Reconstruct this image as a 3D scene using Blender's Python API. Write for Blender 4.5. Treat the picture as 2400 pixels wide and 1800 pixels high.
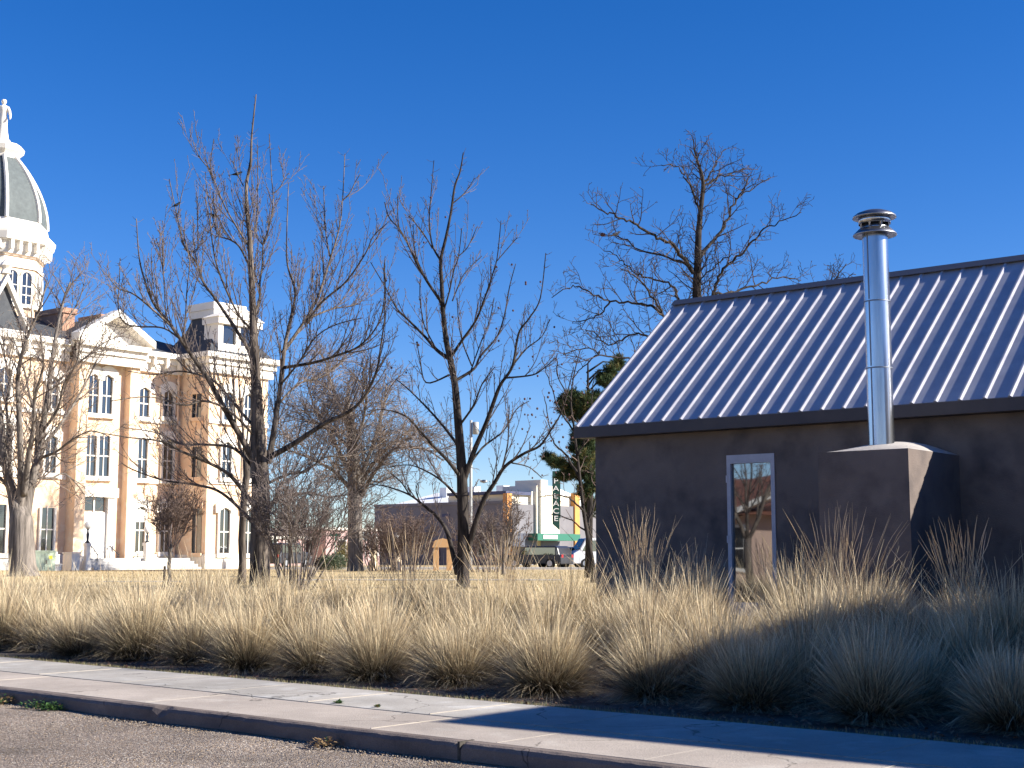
import bpy, math, random
from mathutils import Vector, Matrix, Quaternion
import numpy as np
V = Vector
for o in list(bpy.data.objects): bpy.data.objects.remove(o)
SC = bpy.context.scene
COL = SC.collection
random.seed(7)

# ------------------------------------------------------------------ camera, sky, sun, exposure
F = 3300.0                       # focal length in pixels of the 2400 px wide photograph
PITCH = math.atan(400.0 / F)
CAM = V((0, 0, 1.6))
cd = bpy.data.cameras.new('camera'); cam = bpy.data.objects.new('camera', cd); COL.objects.link(cam)
cam.location = CAM; cam.rotation_euler = (math.pi / 2 + PITCH, 0, 0)
cd.sensor_width = 36; cd.lens = 36 * F / 2400; cd.clip_start = 0.1; cd.clip_end = 3000
SC.camera = cam

AZ_S = V((0.9827, -0.185, 0)).normalized()
ELEV = math.radians(28)
SUN = (AZ_S * math.cos(ELEV) + V((0, 0, math.sin(ELEV)))).normalized()
w = bpy.data.worlds.new('World'); SC.world = w; w.use_nodes = True
nt = w.node_tree; bg = nt.nodes['Background']
sky = nt.nodes.new('ShaderNodeTexSky'); sky.sky_type = 'NISHITA'; sky.sun_disc = False
sky.sun_elevation = ELEV; sky.sun_rotation = math.atan2(AZ_S.x, AZ_S.y)
sky.altitude = 1400; sky.air_density = 1.0; sky.dust_density = 0.2; sky.ozone_density = 3.0
hs_ = nt.nodes.new('ShaderNodeHueSaturation'); hs_.inputs['Saturation'].default_value = 1.36; hs_.inputs['Hue'].default_value = 0.509; hs_.inputs['Value'].default_value = 1.12
nt.links.new(sky.outputs[0], hs_.inputs['Color']); mul_ = nt.nodes.new('ShaderNodeVectorMath'); mul_.operation = 'MULTIPLY'; mul_.inputs[1].default_value = (1.02, 1.0, 1.14)
nt.links.new(hs_.outputs[0], mul_.inputs[0]); nt.links.new(mul_.outputs[0], bg.inputs[0]); bg.inputs[1].default_value = 0.055
ld = bpy.data.lights.new('sun', 'SUN'); ld.energy = 5.0; ld.angle = math.radians(0.55); ld.color = (1.0, 0.93, 0.82)
sun = bpy.data.objects.new('sun', ld); COL.objects.link(sun)
sun.rotation_euler = SUN.to_track_quat('Z', 'Y').to_euler(); sun.location = (20, -10, 30)
SC.render.engine = 'CYCLES'
vs = SC.view_settings; vs.view_transform = 'Standard'; vs.look = 'None'; vs.exposure = 1.25; vs.gamma = 1
SC.cycles.max_bounces = 6; SC.cycles.transparent_max_bounces = 16

# ------------------------------------------------------------------ geometry of the place
cp, sp_ = math.cos(PITCH), math.sin(PITCH)
def ray(px, py):
    x = (px - 1200) / F; y = -(py - 900) / F
    return V((x, cp - y * sp_, sp_ + y * cp))
def at(px, py, Y):
    r = ray(px, py); return CAM + r * (Y / r.y)
def on_plane(px, py, P, N):
    r = ray(px, py); return CAM + r * ((P - CAM).dot(N) / r.dot(N))
EB = V((0.781, -0.625, 0)).normalized()       # along the near house, towards the right
NB = V((EB.y, -EB.x, 0))                      # out of its front wall
ES = V((0.758, -0.652, 0)).normalized()       # along the street
NS = V((-ES.y, ES.x, 0))                      # away from the street, into the lot
KERB = V((-0.694, 11.45, 0))                  # a point on the kerb's top edge
def st(p, q, z=0.0):
    v = KERB + ES * p + NS * q; return V((v.x, v.y, z))
def qof(P): return (V((P.x, P.y, 0)) - KERB).dot(NS)
def smooth(a, b, x):
    t = min(1, max(0, (x - a) / (b - a))); return t * t * (3 - 2 * t)
def gz(x, y):
    q = qof(V((x, y, 0)))
    if q < 0.4: return -0.02
    if q < 2.44: return 0.06
    z = 0.13 + 0.53 * smooth(2.9, 9.0, q)
    return z + 0.02 * math.sin(x * 1.3) * math.sin(y * 1.1) * smooth(2.6, 4, q) * (1 - smooth(20, 30, q))

# ------------------------------------------------------------------ helpers: meshes
class MB:
    def __init__(s): s.v = []; s.f = []; s.m = []; s.c = None
    def add(s, vs, fs, m=0):
        o = len(s.v); s.v.extend([tuple(a) for a in vs])
        for f in fs: s.f.append(tuple(i + o for i in f)); s.m.append(m)
    def box(s, P, ax, ay, az, m=0):
        """box with corner P and edge vectors"""
        P = V(P); v = [P, P + ax, P + ax + ay, P + ay]; v += [a + az for a in v]
        fs = [(0, 3, 2, 1), (4, 5, 6, 7), (0, 1, 5, 4), (1, 2, 6, 5), (2, 3, 7, 6), (3, 0, 4, 7)]
        if ax.cross(ay).dot(az) < 0: fs = [tuple(reversed(f)) for f in fs]
        s.add(v, fs, m)
    def prism(s, poly, d, m=0):
        """polygon (list of points) extruded by d"""
        n = len(poly); poly = [V(a) for a in poly]
        v = poly + [a + d for a in poly]
        fs = [tuple(range(n)), tuple(range(2 * n - 1, n - 1, -1))] + [(i, i + n, (i + 1) % n + n, (i + 1) % n) for i in range(n)]
        s.add(v, fs, m)
    def tube(s, pts, rad, sides=5, m=0, cap=True):
        n = len(pts)
        if n < 2: return
        pv = None; vs = []
        for i in range(n):
            t = (pts[min(i + 1, n - 1)] - pts[max(i - 1, 0)])
            if t.length < 1e-9: t = V((0, 0, 1))
            t.normalize()
            if pv is None: pv = t.orthogonal().normalized()
            else:
                pv = pv - t * pv.dot(t)
                pv = pv.normalized() if pv.length > 1e-6 else t.orthogonal().normalized()
            b = t.cross(pv); r = rad[i] if isinstance(rad, (list, tuple)) else rad
            for k in range(sides):
                a = 2 * math.pi * k / sides
                vs.append(pts[i] + pv * (r * math.cos(a)) + b * (r * math.sin(a)))
        fs = []
        for i in range(n - 1):
            for k in range(sides):
                a = i * sides + k; b2 = i * sides + (k + 1) % sides
                fs.append((a, b2, b2 + sides, a + sides))
        if cap:
            fs.append(tuple(range(sides - 1, -1, -1))); fs.append(tuple((n - 1) * sides + k for k in range(sides)))
        s.add(vs, fs, m)
    def lathe(s, C, prof, sides=24, m=0, sx=1.0, sy=1.0, rot=0.0, close=False):
        vs = []; n = len(prof)
        for (r, z) in prof:
            for k in range(sides):
                a = 2 * math.pi * k / sides + rot
                vs.append(V((C.x + r * sx * math.cos(a), C.y + r * sy * math.sin(a), C.z + z)))
        fs = []
        for i in range(n - 1):
            for k in range(sides):
                a = i * sides + k; b = i * sides + (k + 1) % sides
                fs.append((a, b, b + sides, a + sides))
        if close:
            fs.append(tuple(range(sides - 1, -1, -1))); fs.append(tuple((n - 1) * sides + k for k in range(sides)))
        s.add(vs, fs, m)
    def build(s, name, mats, parent=None, root=None, smooth_=False):
        """mesh in world coordinates, stored relative to its root's place"""
        off = root if root is not None else V((0, 0, 0))
        me = bpy.data.meshes.new(name)
        me.from_pydata([(a[0] - off.x, a[1] - off.y, a[2] - off.z) for a in s.v], [], s.f)
        mats = mats if isinstance(mats, (list, tuple)) else [mats]
        for a in mats: me.materials.append(a)
        if len(mats) > 1: me.polygons.foreach_set('material_index', s.m)
        if smooth_: me.polygons.foreach_set('use_smooth', [True] * len(me.polygons))
        if s.c is not None:
            ca = me.color_attributes.new('Col', 'FLOAT_COLOR', 'POINT'); ca.data.foreach_set('color', s.c)
        me.update()
        o = bpy.data.objects.new(name, me); COL.objects.link(o)
        if parent is not None: o.parent = parent
        elif root is not None: o.location = off
        return o
def tag(o, label=None, cat=None, group=None, kind=None):
    if label: o['label'] = label
    if cat: o['category'] = cat
    if group: o['group'] = group
    if kind: o['kind'] = kind
    return o
def thing(name, loc, label, cat, group=None):
    o = bpy.data.objects.new(name, None); COL.objects.link(o); o.location = loc
    return tag(o, label, cat, group)
def dup(src, loc, label=None, rz=0.0, sc=1.0, group=None):
    def cpy(o, par):
        c = o.copy(); COL.objects.link(c)
        if par is not None: c.parent = par
        for ch in [x for x in kids.get(o.name, [])]: cpy(ch, c)
        return c
    kids = {}
    for x in bpy.data.objects:
        if x.parent is not None: kids.setdefault(x.parent.name, []).append(x)
    r = cpy(src, None); r.location = loc; r.rotation_euler = (0, 0, rz); r.scale = (sc if isinstance(sc, tuple) else (sc, sc, sc))
    if label: r['label'] = label
    if group: r['group'] = group
    return r

# ------------------------------------------------------------------ helpers: materials
def mat(name, col, rough=0.8, col2=None, nscale=3.0, ndet=6, bump=0.0, bscale=20.0, metal=0.0, spec=0.3, stretch=(1, 1, 1), lo=0.35, hi=0.65, emis=None, extra=None):
    m = bpy.data.materials.new(name); m.use_nodes = True; t = m.node_tree; N = t.nodes; L = t.links
    b = N['Principled BSDF']; b.inputs['Base Color'].default_value = (*col, 1); b.inputs['Roughness'].default_value = rough
    b.inputs['Metallic'].default_value = metal; b.inputs['Specular IOR Level'].default_value = spec
    tc = N.new('ShaderNodeTexCoord'); mp = N.new('ShaderNodeMapping'); mp.inputs['Scale'].default_value = stretch
    L.new(tc.outputs['Object'], mp.inputs[0])
    if col2 is not None:
        no = N.new('ShaderNodeTexNoise'); no.inputs['Scale'].default_value = nscale; no.inputs['Detail'].default_value = ndet; no.inputs['Roughness'].default_value = 0.62
        L.new(mp.outputs[0], no.inputs[0])
        cr = N.new('ShaderNodeValToRGB'); cr.color_ramp.elements[0].position = lo; cr.color_ramp.elements[1].position = hi
        cr.color_ramp.elements[0].color = (*col, 1); cr.color_ramp.elements[1].color = (*col2, 1)
        L.new(no.outputs[0], cr.inputs[0]); out = cr.outputs[0]
        if extra:
            ecol, escale, elo, ehi = extra
            n2 = N.new('ShaderNodeTexNoise'); n2.inputs['Scale'].default_value = escale; n2.inputs['Detail'].default_value = 8
            L.new(mp.outputs[0], n2.inputs[0])
            mr = N.new('ShaderNodeMapRange'); mr.inputs[1].default_value = elo; mr.inputs[2].default_value = ehi
            L.new(n2.outputs[0], mr.inputs[0])
            mx = N.new('ShaderNodeMix'); mx.data_type = 'RGBA'
            L.new(mr.outputs[0], mx.inputs[0]); L.new(out, mx.inputs[6]); mx.inputs[7].default_value = (*ecol, 1); out = mx.outputs[2]
        L.new(out, b.inputs['Base Color'])
    if bump > 0:
        nb = N.new('ShaderNodeTexNoise'); nb.inputs['Scale'].default_value = bscale; nb.inputs['Detail'].default_value = 8
        L.new(mp.outputs[0], nb.inputs[0])
        bn = N.new('ShaderNodeBump'); bn.inputs['Strength'].default_value = 1.0; bn.inputs['Distance'].default_value = bump
        L.new(nb.outputs[0], bn.inputs['Height']); L.new(bn.outputs[0], b.inputs['Normal'])
    return m
def vcol_mat(name, rough=0.7, trans=0.25, spec=0.25):
    m = bpy.data.materials.new(name); m.use_nodes = True; t = m.node_tree; N = t.nodes; L = t.links
    b = N['Principled BSDF']; b.inputs['Roughness'].default_value = rough; b.inputs['Specular IOR Level'].default_value = spec
    a = N.new('ShaderNodeVertexColor'); a.layer_name = 'Col'
    L.new(a.outputs[0], b.inputs['Base Color'])
    if trans:
        tr = N.new('ShaderNodeBsdfTranslucent'); L.new(a.outputs[0], tr.inputs[0])
        mx = N.new('ShaderNodeMixShader'); mx.inputs[0].default_value = trans
        L.new(b.outputs[0], mx.inputs[1]); L.new(tr.outputs[0], mx.inputs[2])
        L.new(mx.outputs[0], N['Material Output'].inputs[0])
    return m
def bark(name, c1, c2, bump=0.03, scale=9.0, zs=0.22):
    m = mat(name, c1, 0.95, c2, scale, 8, bump, scale * 1.6, stretch=(1, 1, zs), lo=0.38, hi=0.62, spec=0.1)
    return m
def glass(name, col=(0.01, 0.012, 0.015), refl=0.3, wob=0.0, wscale=2.0, rough=0.02):
    m = bpy.data.materials.new(name); m.use_nodes = True; t = m.node_tree; N = t.nodes; L = t.links
    N.remove(N['Principled BSDF'])
    d = N.new('ShaderNodeBsdfDiffuse'); d.inputs[0].default_value = (*col, 1)
    g = N.new('ShaderNodeBsdfGlossy'); g.inputs['Roughness'].default_value = rough; g.inputs[0].default_value = (0.9, 0.95, 1, 1)
    mx = N.new('ShaderNodeMixShader'); mx.inputs[0].default_value = refl
    L.new(d.outputs[0], mx.inputs[1]); L.new(g.outputs[0], mx.inputs[2]); L.new(mx.outputs[0], N['Material Output'].inputs[0])
    if wob:
        tc = N.new('ShaderNodeTexCoord'); no = N.new('ShaderNodeTexNoise'); no.inputs['Scale'].default_value = wscale; no.inputs['Detail'].default_value = 0
        L.new(tc.outputs['Object'], no.inputs[0]); bn = N.new('ShaderNodeBump'); bn.inputs['Strength'].default_value = 1; bn.inputs['Distance'].default_value = wob
        L.new(no.outputs[0], bn.inputs['Height']); L.new(bn.outputs[0], g.inputs['Normal'])
    return m

M = {}
M['stucco'] = mat('brown_stucco', (0.115, 0.092, 0.083), 0.9, (0.178, 0.145, 0.130), 0.9, 7, 0.006, 55, lo=0.3, hi=0.7, extra=((0.062, 0.054, 0.056), 1.7, 0.46, 0.72))
M['mortar'] = mat('chimney_mortar', (0.42, 0.39, 0.36), 0.95, (0.33, 0.30, 0.28), 5, 6, 0.008, 30)
M['roofmetal'] = mat('roof_metal', (0.46, 0.46, 0.50), 0.38, (0.38, 0.38, 0.43), 2.2, 6, metal=0.35, spec=0.5, stretch=(1, 1, 1))
def wavy(m):
    t = m.node_tree; N = t.nodes; L = t.links; b = N['Principled BSDF']; tc = N.new('ShaderNodeTexCoord')
    no = N.new('ShaderNodeTexNoise'); no.inputs['Scale'].default_value = 1.6; no.inputs['Detail'].default_value = 2; L.new(tc.outputs['Object'], no.inputs[0])
    bn = N.new('ShaderNodeBump'); bn.inputs['Strength'].default_value = 1; bn.inputs['Distance'].default_value = .012; L.new(no.outputs[0], bn.inputs['Height']); L.new(bn.outputs[0], b.inputs['Normal'])
    n2 = N.new('ShaderNodeTexNoise'); n2.inputs['Scale'].default_value = 5; n2.inputs['Detail'].default_value = 7; L.new(tc.outputs['Object'], n2.inputs[0])
    mr = N.new('ShaderNodeMapRange'); mr.inputs[3].default_value = .26; mr.inputs[4].default_value = .55; L.new(n2.outputs[0], mr.inputs[0]); L.new(mr.outputs[0], b.inputs['Roughness'])
wavy(M['roofmetal'])
M['ridge'] = mat('ridge_metal', (0.10, 0.11, 0.14), 0.5, metal=0.4)
M['fascia'] = mat('fascia_paint', (0.055, 0.048, 0.052), 0.55, (0.07, 0.06, 0.062), 2, 3)
M['doorframe'] = mat('door_frame_paint', (0.42, 0.42, 0.47), 0.45, (0.36, 0.36, 0.41), 8, 4)
M['doorglass'] = glass('door_glass', (0.012, 0.011, 0.012), 0.30, 0.0010, 1.6)
M['steel'] = mat('galvanised_pipe', (0.58, 0.60, 0.64), 0.24, (0.34, 0.37, 0.43), 9, 5, 0.0, 14, metal=1.0, stretch=(1, 1, 0.06))
M['steeldark'] = mat('cap_steel', (0.36, 0.36, 0.37), 0.38, (0.27, 0.27, 0.28), 9, 4, metal=1.0)
M['seam'] = mat('pipe_seam', (0.20, 0.22, 0.26), 0.5, metal=0.8)

# ------------------------------------------------------------------ ground, street, pavement
def ground_mat():
    m = mat('lot_ground', (0.40, 0.30, 0.155), 0.95, (0.53, 0.42, 0.235), 0.5, 8, 0.03, 12, lo=0.3, hi=0.7, extra=((0.26, 0.20, 0.11), 0.9, 0.56, 0.72))
    return m
M['ground'] = ground_mat()
def axis_vals(rs):
    out = []
    for a, b, n in rs:
        for i in range(n): out.append(a + (b - a) * i / n)
    out.append(rs[-1][1]); return out
g = MB()
ps = axis_vals([(-700, -60, 10), (-60, -14, 14), (-14, 18, 56), (18, 80, 12), (80, 700, 8)])
qs = axis_vals([(-400, -20, 6), (-20, -0.1, 6), (-0.1, 0.3, 1), (0.3, 0.5, 1), (0.5, 2.4, 2), (2.4, 10, 32), (10, 30, 12), (30, 130, 10), (130, 900, 8)])
for q in qs:
    for p in ps:
        a = st(p, q); z = gz(a.x, a.y)
        if 2.42 < q < 10 and -14 < p < 18: z += 0.025 * math.sin(p * 5.1 + q * 3) * math.sin(q * 4.3 - p) + random.uniform(-.012, .012)
        g.v.append((a.x, a.y, z))
for i in range(len(qs) - 1):
    for j in range(len(ps) - 1):
        a = i * len(ps) + j; g.f.append((a, a + 1, a + 1 + len(ps), a + len(ps))); g.m.append(0)
M['soil'] = mat('bed_soil', (0.055, 0.045, 0.038), 0.95, (0.10, 0.085, 0.07), 14, 8, 0.02, 40)
for k, f in enumerate(g.f):
    qq = qs[k // (len(ps) - 1)]; pp = ps[k % (len(ps) - 1)]
    if 2.2 < qq < 7.2 and -60 < pp < 40: g.m[k] = 1
tag(g.build('ground', [M['ground'], M['soil']]), 'dry straw coloured lawn and dark soil of the planting bed', kind='structure')

def asphalt():
    m = bpy.data.materials.new('chip_seal'); m.use_nodes = True; t = m.node_tree; N = t.nodes; L = t.links
    b = N['Principled BSDF']; b.inputs['Roughness'].default_value = 0.9; b.inputs['Specular IOR Level'].default_value = 0.2
    tc = N.new('ShaderNodeTexCoord')
    vo = N.new('ShaderNodeTexVoronoi'); vo.inputs['Scale'].default_value = 75; L.new(tc.outputs['Object'], vo.inputs[0])
    vo2 = N.new('ShaderNodeTexVoronoi'); vo2.inputs['Scale'].default_value = 34; L.new(tc.outputs['Object'], vo2.inputs[0])
    cr = N.new('ShaderNodeValToRGB'); cr.color_ramp.interpolation = 'CONSTANT'
    cols = [(0, (0.13, 0.104, 0.086)), (0.28, (0.205, 0.165, 0.135)), (0.5, (0.285, 0.235, 0.195)), (0.7, (0.30, 0.22, 0.145)), (0.82, (0.37, 0.315, 0.26)), (0.965, (0.55, 0.52, 0.46))]
    el = cr.color_ramp.elements; el[0].position = 0; el[0].color = (*cols[0][1], 1); el[1].position = cols[1][0]; el[1].color = (*cols[1][1], 1)
    for p, c in cols[2:]:
        e = el.new(p); e.color = (*c, 1)
    sp = N.new('ShaderNodeSeparateColor'); L.new(vo.outputs['Color'], sp.inputs[0]); L.new(sp.outputs[0], cr.inputs[0])
    no = N.new('ShaderNodeTexNoise'); no.inputs['Scale'].default_value = 0.8; no.inputs['Detail'].default_value = 7; L.new(tc.outputs['Object'], no.inputs[0])
    mr = N.new('ShaderNodeMapRange'); mr.inputs[1].default_value = 0.3; mr.inputs[2].default_value = 0.7; mr.inputs[3].default_value = 0.62; mr.inputs[4].default_value = 1.3
    L.new(no.outputs[0], mr.inputs[0])
    mx = N.new('ShaderNodeVectorMath'); mx.operation = 'SCALE'; L.new(cr.outputs[0], mx.inputs[0]); L.new(mr.outputs[0], mx.inputs['Scale'])
    no2 = N.new('ShaderNodeTexNoise'); no2.inputs['Scale'].default_value = 0.35; no2.inputs['Detail'].default_value = 4; L.new(tc.outputs['Object'], no2.inputs[0])
    mr2 = N.new('ShaderNodeMapRange'); mr2.inputs[1].default_value = 0.56; mr2.inputs[2].default_value = 0.7; L.new(no2.outputs[0], mr2.inputs[0]); mr2.inputs[4].default_value = 0.55
    mc = N.new('ShaderNodeMix'); mc.data_type = 'RGBA'; L.new(mr2.outputs[0], mc.inputs[0]); L.new(mx.outputs[0], mc.inputs[6]); mc.inputs[7].default_value = (0.30, 0.255, 0.225, 1)
    L.new(mc.outputs[2], b.inputs['Base Color'])
    bn = N.new('ShaderNodeBump'); bn.inputs['Distance'].default_value = 0.012; bn.inputs['Strength'].default_value = 0.9; bn.invert = True
    ad = N.new('ShaderNodeMath'); L.new(vo.outputs['Distance'], ad.inputs[0]); L.new(vo2.outputs['Distance'], ad.inputs[1])
    L.new(ad.outputs[0], bn.inputs['Height']); L.new(bn.outputs[0], b.inputs['Normal'])
    return m
M['road'] = asphalt()
r = MB()
pp = axis_vals([(-300, -20, 6), (-20, 20, 80), (20, 200, 5)])
for p in pp:
    for q in (-9.0, -4.0, -1.0, -0.3, 0.06):
        a = st(p, q); r.v.append((a.x, a.y, 0.0 + (0.012 * math.sin(p * 2.1) + random.uniform(-.006, .006) if q > -1.1 else 0)))
for i in range(len(pp) - 1):
    for j in range(4):
        a = i * 5 + j; r.f.append((a, a + 5, a + 6, a + 1)); r.m.append(0)
tag(r.build('road', M['road']), 'rough chip seal street in brownish grey', kind='structure')

def paving(name, c1, c2, c3):
    m = mat(name, c1, 0.9, c2, 1.1, 8, 0.004, 60, lo=0.3, hi=0.7, extra=(c3, 2.3, 0.56, 0.75), spec=0.2)
    t = m.node_tree; N = t.nodes; L = t.links; b = N['Principled BSDF']
    src = b.inputs['Base Color'].links[0].from_socket
    tc = N.new('ShaderNodeTexCoord'); no = N.new('ShaderNodeTexNoise'); no.inputs['Scale'].default_value = 120; no.inputs['Detail'].default_value = 3
    L.new(tc.outputs['Object'], no.inputs[0])
    mr = N.new('ShaderNodeMapRange'); mr.inputs[1].default_value = 0.35; mr.inputs[2].default_value = 0.65; mr.inputs[3].default_value = 0.84; mr.inputs[4].default_value = 1.12
    L.new(no.outputs[0], mr.inputs[0])
    mx = N.new('ShaderNodeVectorMath'); mx.operation = 'SCALE'; L.new(src, mx.inputs[0]); L.new(mr.outputs[0], mx.inputs['Scale'])
    n3 = N.new('ShaderNodeTexNoise'); n3.inputs['Scale'].default_value = 0.45; n3.inputs['Detail'].default_value = 9; n3.inputs['Roughness'].default_value = .7; L.new(tc.outputs['Object'], n3.inputs[0])
    m3 = N.new('ShaderNodeMapRange'); m3.inputs[1].default_value = .38; m3.inputs[2].default_value = .62; m3.inputs[3].default_value = .80; m3.inputs[4].default_value = 1.10; L.new(n3.outputs[0], m3.inputs[0])
    x3 = N.new('ShaderNodeVectorMath'); x3.operation = 'SCALE'; L.new(mx.outputs[0], x3.inputs[0]); L.new(m3.outputs[0], x3.inputs['Scale'])
    vo = N.new('ShaderNodeTexVoronoi'); vo.feature = 'DISTANCE_TO_EDGE'; vo.inputs['Scale'].default_value = .55
    nd = N.new('ShaderNodeTexNoise'); nd.inputs['Scale'].default_value = 3; nd.inputs['Detail'].default_value = 6; L.new(tc.outputs['Object'], nd.inputs[0])
    va = N.new('ShaderNodeVectorMath'); va.operation = 'MULTIPLY_ADD'; va.inputs[1].default_value = (.35, .35, .35); L.new(nd.outputs['Color'], va.inputs[0]); L.new(tc.outputs['Object'], va.inputs[2]); L.new(va.outputs[0], vo.inputs[0])
    m4 = N.new('ShaderNodeMapRange'); m4.inputs[1].default_value = .0012; m4.inputs[2].default_value = .006; m4.inputs[3].default_value = .45; m4.inputs[4].default_value = 1; L.new(vo.outputs[0], m4.inputs[0])
    n5 = N.new('ShaderNodeTexNoise'); n5.inputs['Scale'].default_value = .4; L.new(tc.outputs['Object'], n5.inputs[0])
    m5 = N.new('ShaderNodeMath'); m5.operation = 'GREATER_THAN'; m5.inputs[1].default_value = .52; L.new(n5.outputs[0], m5.inputs[0])
    m6 = N.new('ShaderNodeMath'); m6.operation = 'MAXIMUM'; L.new(m4.outputs[0], m6.inputs[0]); L.new(m5.outputs[0], m6.inputs[1])
    x4 = N.new('ShaderNodeVectorMath'); x4.operation = 'SCALE'; L.new(x3.outputs[0], x4.inputs[0]); L.new(m6.outputs[0], x4.inputs['Scale']); L.new(x4.outputs[0], b.inputs['Base Color'])
    return m
M['pave_front'] = paving('pavement_front', (0.43, 0.375, 0.325), (0.35, 0.305, 0.265), (0.48, 0.44, 0.39))
M['pave_back'] = paving('pavement_back', (0.41, 0.385, 0.35), (0.33, 0.31, 0.28), (0.48, 0.47, 0.45))
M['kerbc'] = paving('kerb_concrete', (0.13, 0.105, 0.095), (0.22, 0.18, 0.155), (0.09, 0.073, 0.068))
M['chalk'] = mat('pale_joint', (0.38, 0.345, 0.30), 0.9, (0.31, 0.28, 0.245), 9, 5)
M['crack'] = mat('joint_dirt', (0.04, 0.037, 0.033), 0.95, (0.09, 0.08, 0.065), 12, 5)

def strip(q0, q1, z, mats, name, label, thick=0.1, seed=1, step=0.25, edge=(0, 0), P0=-40, P1=30):
    rnd = random.Random(seed); s = MB(); n = int((P1 - P0) / step)
    for i in range(n + 1):
        p = P0 + i * step; a = st(p, q0 + rnd.uniform(-edge[0], edge[0])); b = st(p, q1 + rnd.uniform(-edge[1], edge[1]))
        zz = z + 0.003 * math.sin(p * .9)
        s.v += [(a.x, a.y, zz - thick), (a.x, a.y, zz), (b.x, b.y, zz), (b.x, b.y, zz - thick)]
    for i in range(n):
        for j in range(3):
            a = i * 4 + j; s.f.append((a, a + 4, a + 5, a + 1)); s.m.append(0)
    return tag(s.build(name, mats), label, kind='structure')
strip(0.14, 1.20, 0.152, M['pave_front'], 'pavement', 'pinkish grey front strip of the concrete pavement', seed=3)
strip(1.216, 2.45, 0.157, M['pave_back'], 'pavement', 'greyer back strip of the concrete pavement', seed=4, edge=(0.004, 0.012))
strip(1.19, 1.226, 0.146, M['crack'], 'pavement_joint', 'dark dirt filled joint running along the pavement', seed=5, edge=(0.006, 0.006))
# kerb with rough edges, one cracked joint and one broken place
def p_of(px, py, z=0.15):
    a = on_plane(px, py, V((0, 0, z)), V((0, 0, 1))); return (V((a.x, a.y, 0)) - KERB).dot(ES)
pj = p_of(1111, 1735); pb = p_of(437, 1652)
k = MB(); rnd = random.Random(5)
n = 1200; P0 = -40; P1 = 30
rows = []
for i in range(n + 1):
    p = P0 + (P1 - P0) * i / n
    ch = 0.007 + 0.004 * rnd.random() + 0.006 * max(0, math.sin(p * 7.3 + math.sin(p * 3.1) * 2)) ** 4 + (rnd.uniform(0, .02) if rnd.random() < .03 else 0)
    if abs(p - pj) < 0.06: ch += 0.03 * (1 - abs(p - pj) / 0.06)
    if abs(p - pb) < 0.14: ch += 0.055 * (1 - abs(p - pb) / 0.14)
    prof = [(0.0, -0.05), (-0.0, 0.124 - ch * 1.1), (0.016 + ch * .5 + rnd.uniform(-.003, .003), 0.144 - ch * .4 + rnd.uniform(-.003, .003)), (0.042 + ch + rnd.uniform(-.006, .006), 0.152), (0.125 + rnd.uniform(-.004, .004), 0.1535), (0.145, 0.10)]
    row = []
    for q, z in prof:
        a = st(p, q + 0.004 * math.sin(p * 1.7)); row.append((a.x, a.y, z))
    rows.append(row)
for row in rows: k.v += row
for i in range(n):
    for j in range(5):
        a = i * 6 + j; k.f.append((a, a + 6, a + 7, a + 1)); k.m.append(0)
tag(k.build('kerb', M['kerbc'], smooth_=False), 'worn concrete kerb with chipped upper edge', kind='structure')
j = MB()
for pc, wd in ((pj, 0.012),):
    a = st(pc - wd, -0.006); j.box(V((a.x, a.y, 0.0)), ES * wd * 2, NS * 0.17, V((0, 0, 0.1575)))
tag(j.build('kerb_joint', M['crack']), 'dark open joint across the kerb', kind='structure')
# transverse joints: pale lines scored across both strips
j = MB()
for i, px in enumerate((-260, -60, 140, 330, 542, 768, 1052, 1330, 1650, 2050)):
    py = 1300 + .1 * (px + 2640); p = p_of(px, py)
    a = st(p, 1.23); j.box(V((a.x, a.y, 0.155)), ES * 0.012, NS * 1.16 - ES * 0.01, V((0, 0, 0.0062)))
    if i % 2 == 0 or px > 1000:
        a = st(p + 0.35, 0.16); j.box(V((a.x, a.y, 0.150)), ES * 0.010, NS * 0.99, V((0, 0, 0.0062)))
tag(j.build('pavement_lines', M['chalk']), 'pale lines scored across the pavement', kind='structure')
M['dirt'] = mat('gutter_shade', (0.075, 0.052, 0.036), 0.95, (0.17, 0.125, 0.085), 16, 8, 0.01, 60, lo=.35, hi=.6)  # dirt coloured strip, put in to darken the kerb's shadow on the road
rnd = random.Random(15); dg_ = MB(); n = 560
for i in range(n + 1):
    p = -40 + 70 * i / n; wd = .11 + .05 * math.sin(p * 1.9) + .04 * math.sin(p * 5.3 + 1) + rnd.uniform(-.02, .02)
    for q, z in ((-max(.04, wd), -.006), (-.035, .007), (.004, .012)):
        a = st(p, q); dg_.v.append((a.x, a.y, z + .005 * math.sin(p * 2.1)))
for i in range(n):
    for j_ in range(2):
        a = i * 3 + j_; dg_.f.append((a, a + 3, a + 4, a + 1)); dg_.m.append(0)
tag(dg_.build('gutter_shade', M['dirt']), 'brown strip added to darken the shade along the foot of the kerb', kind='structure')
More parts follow.
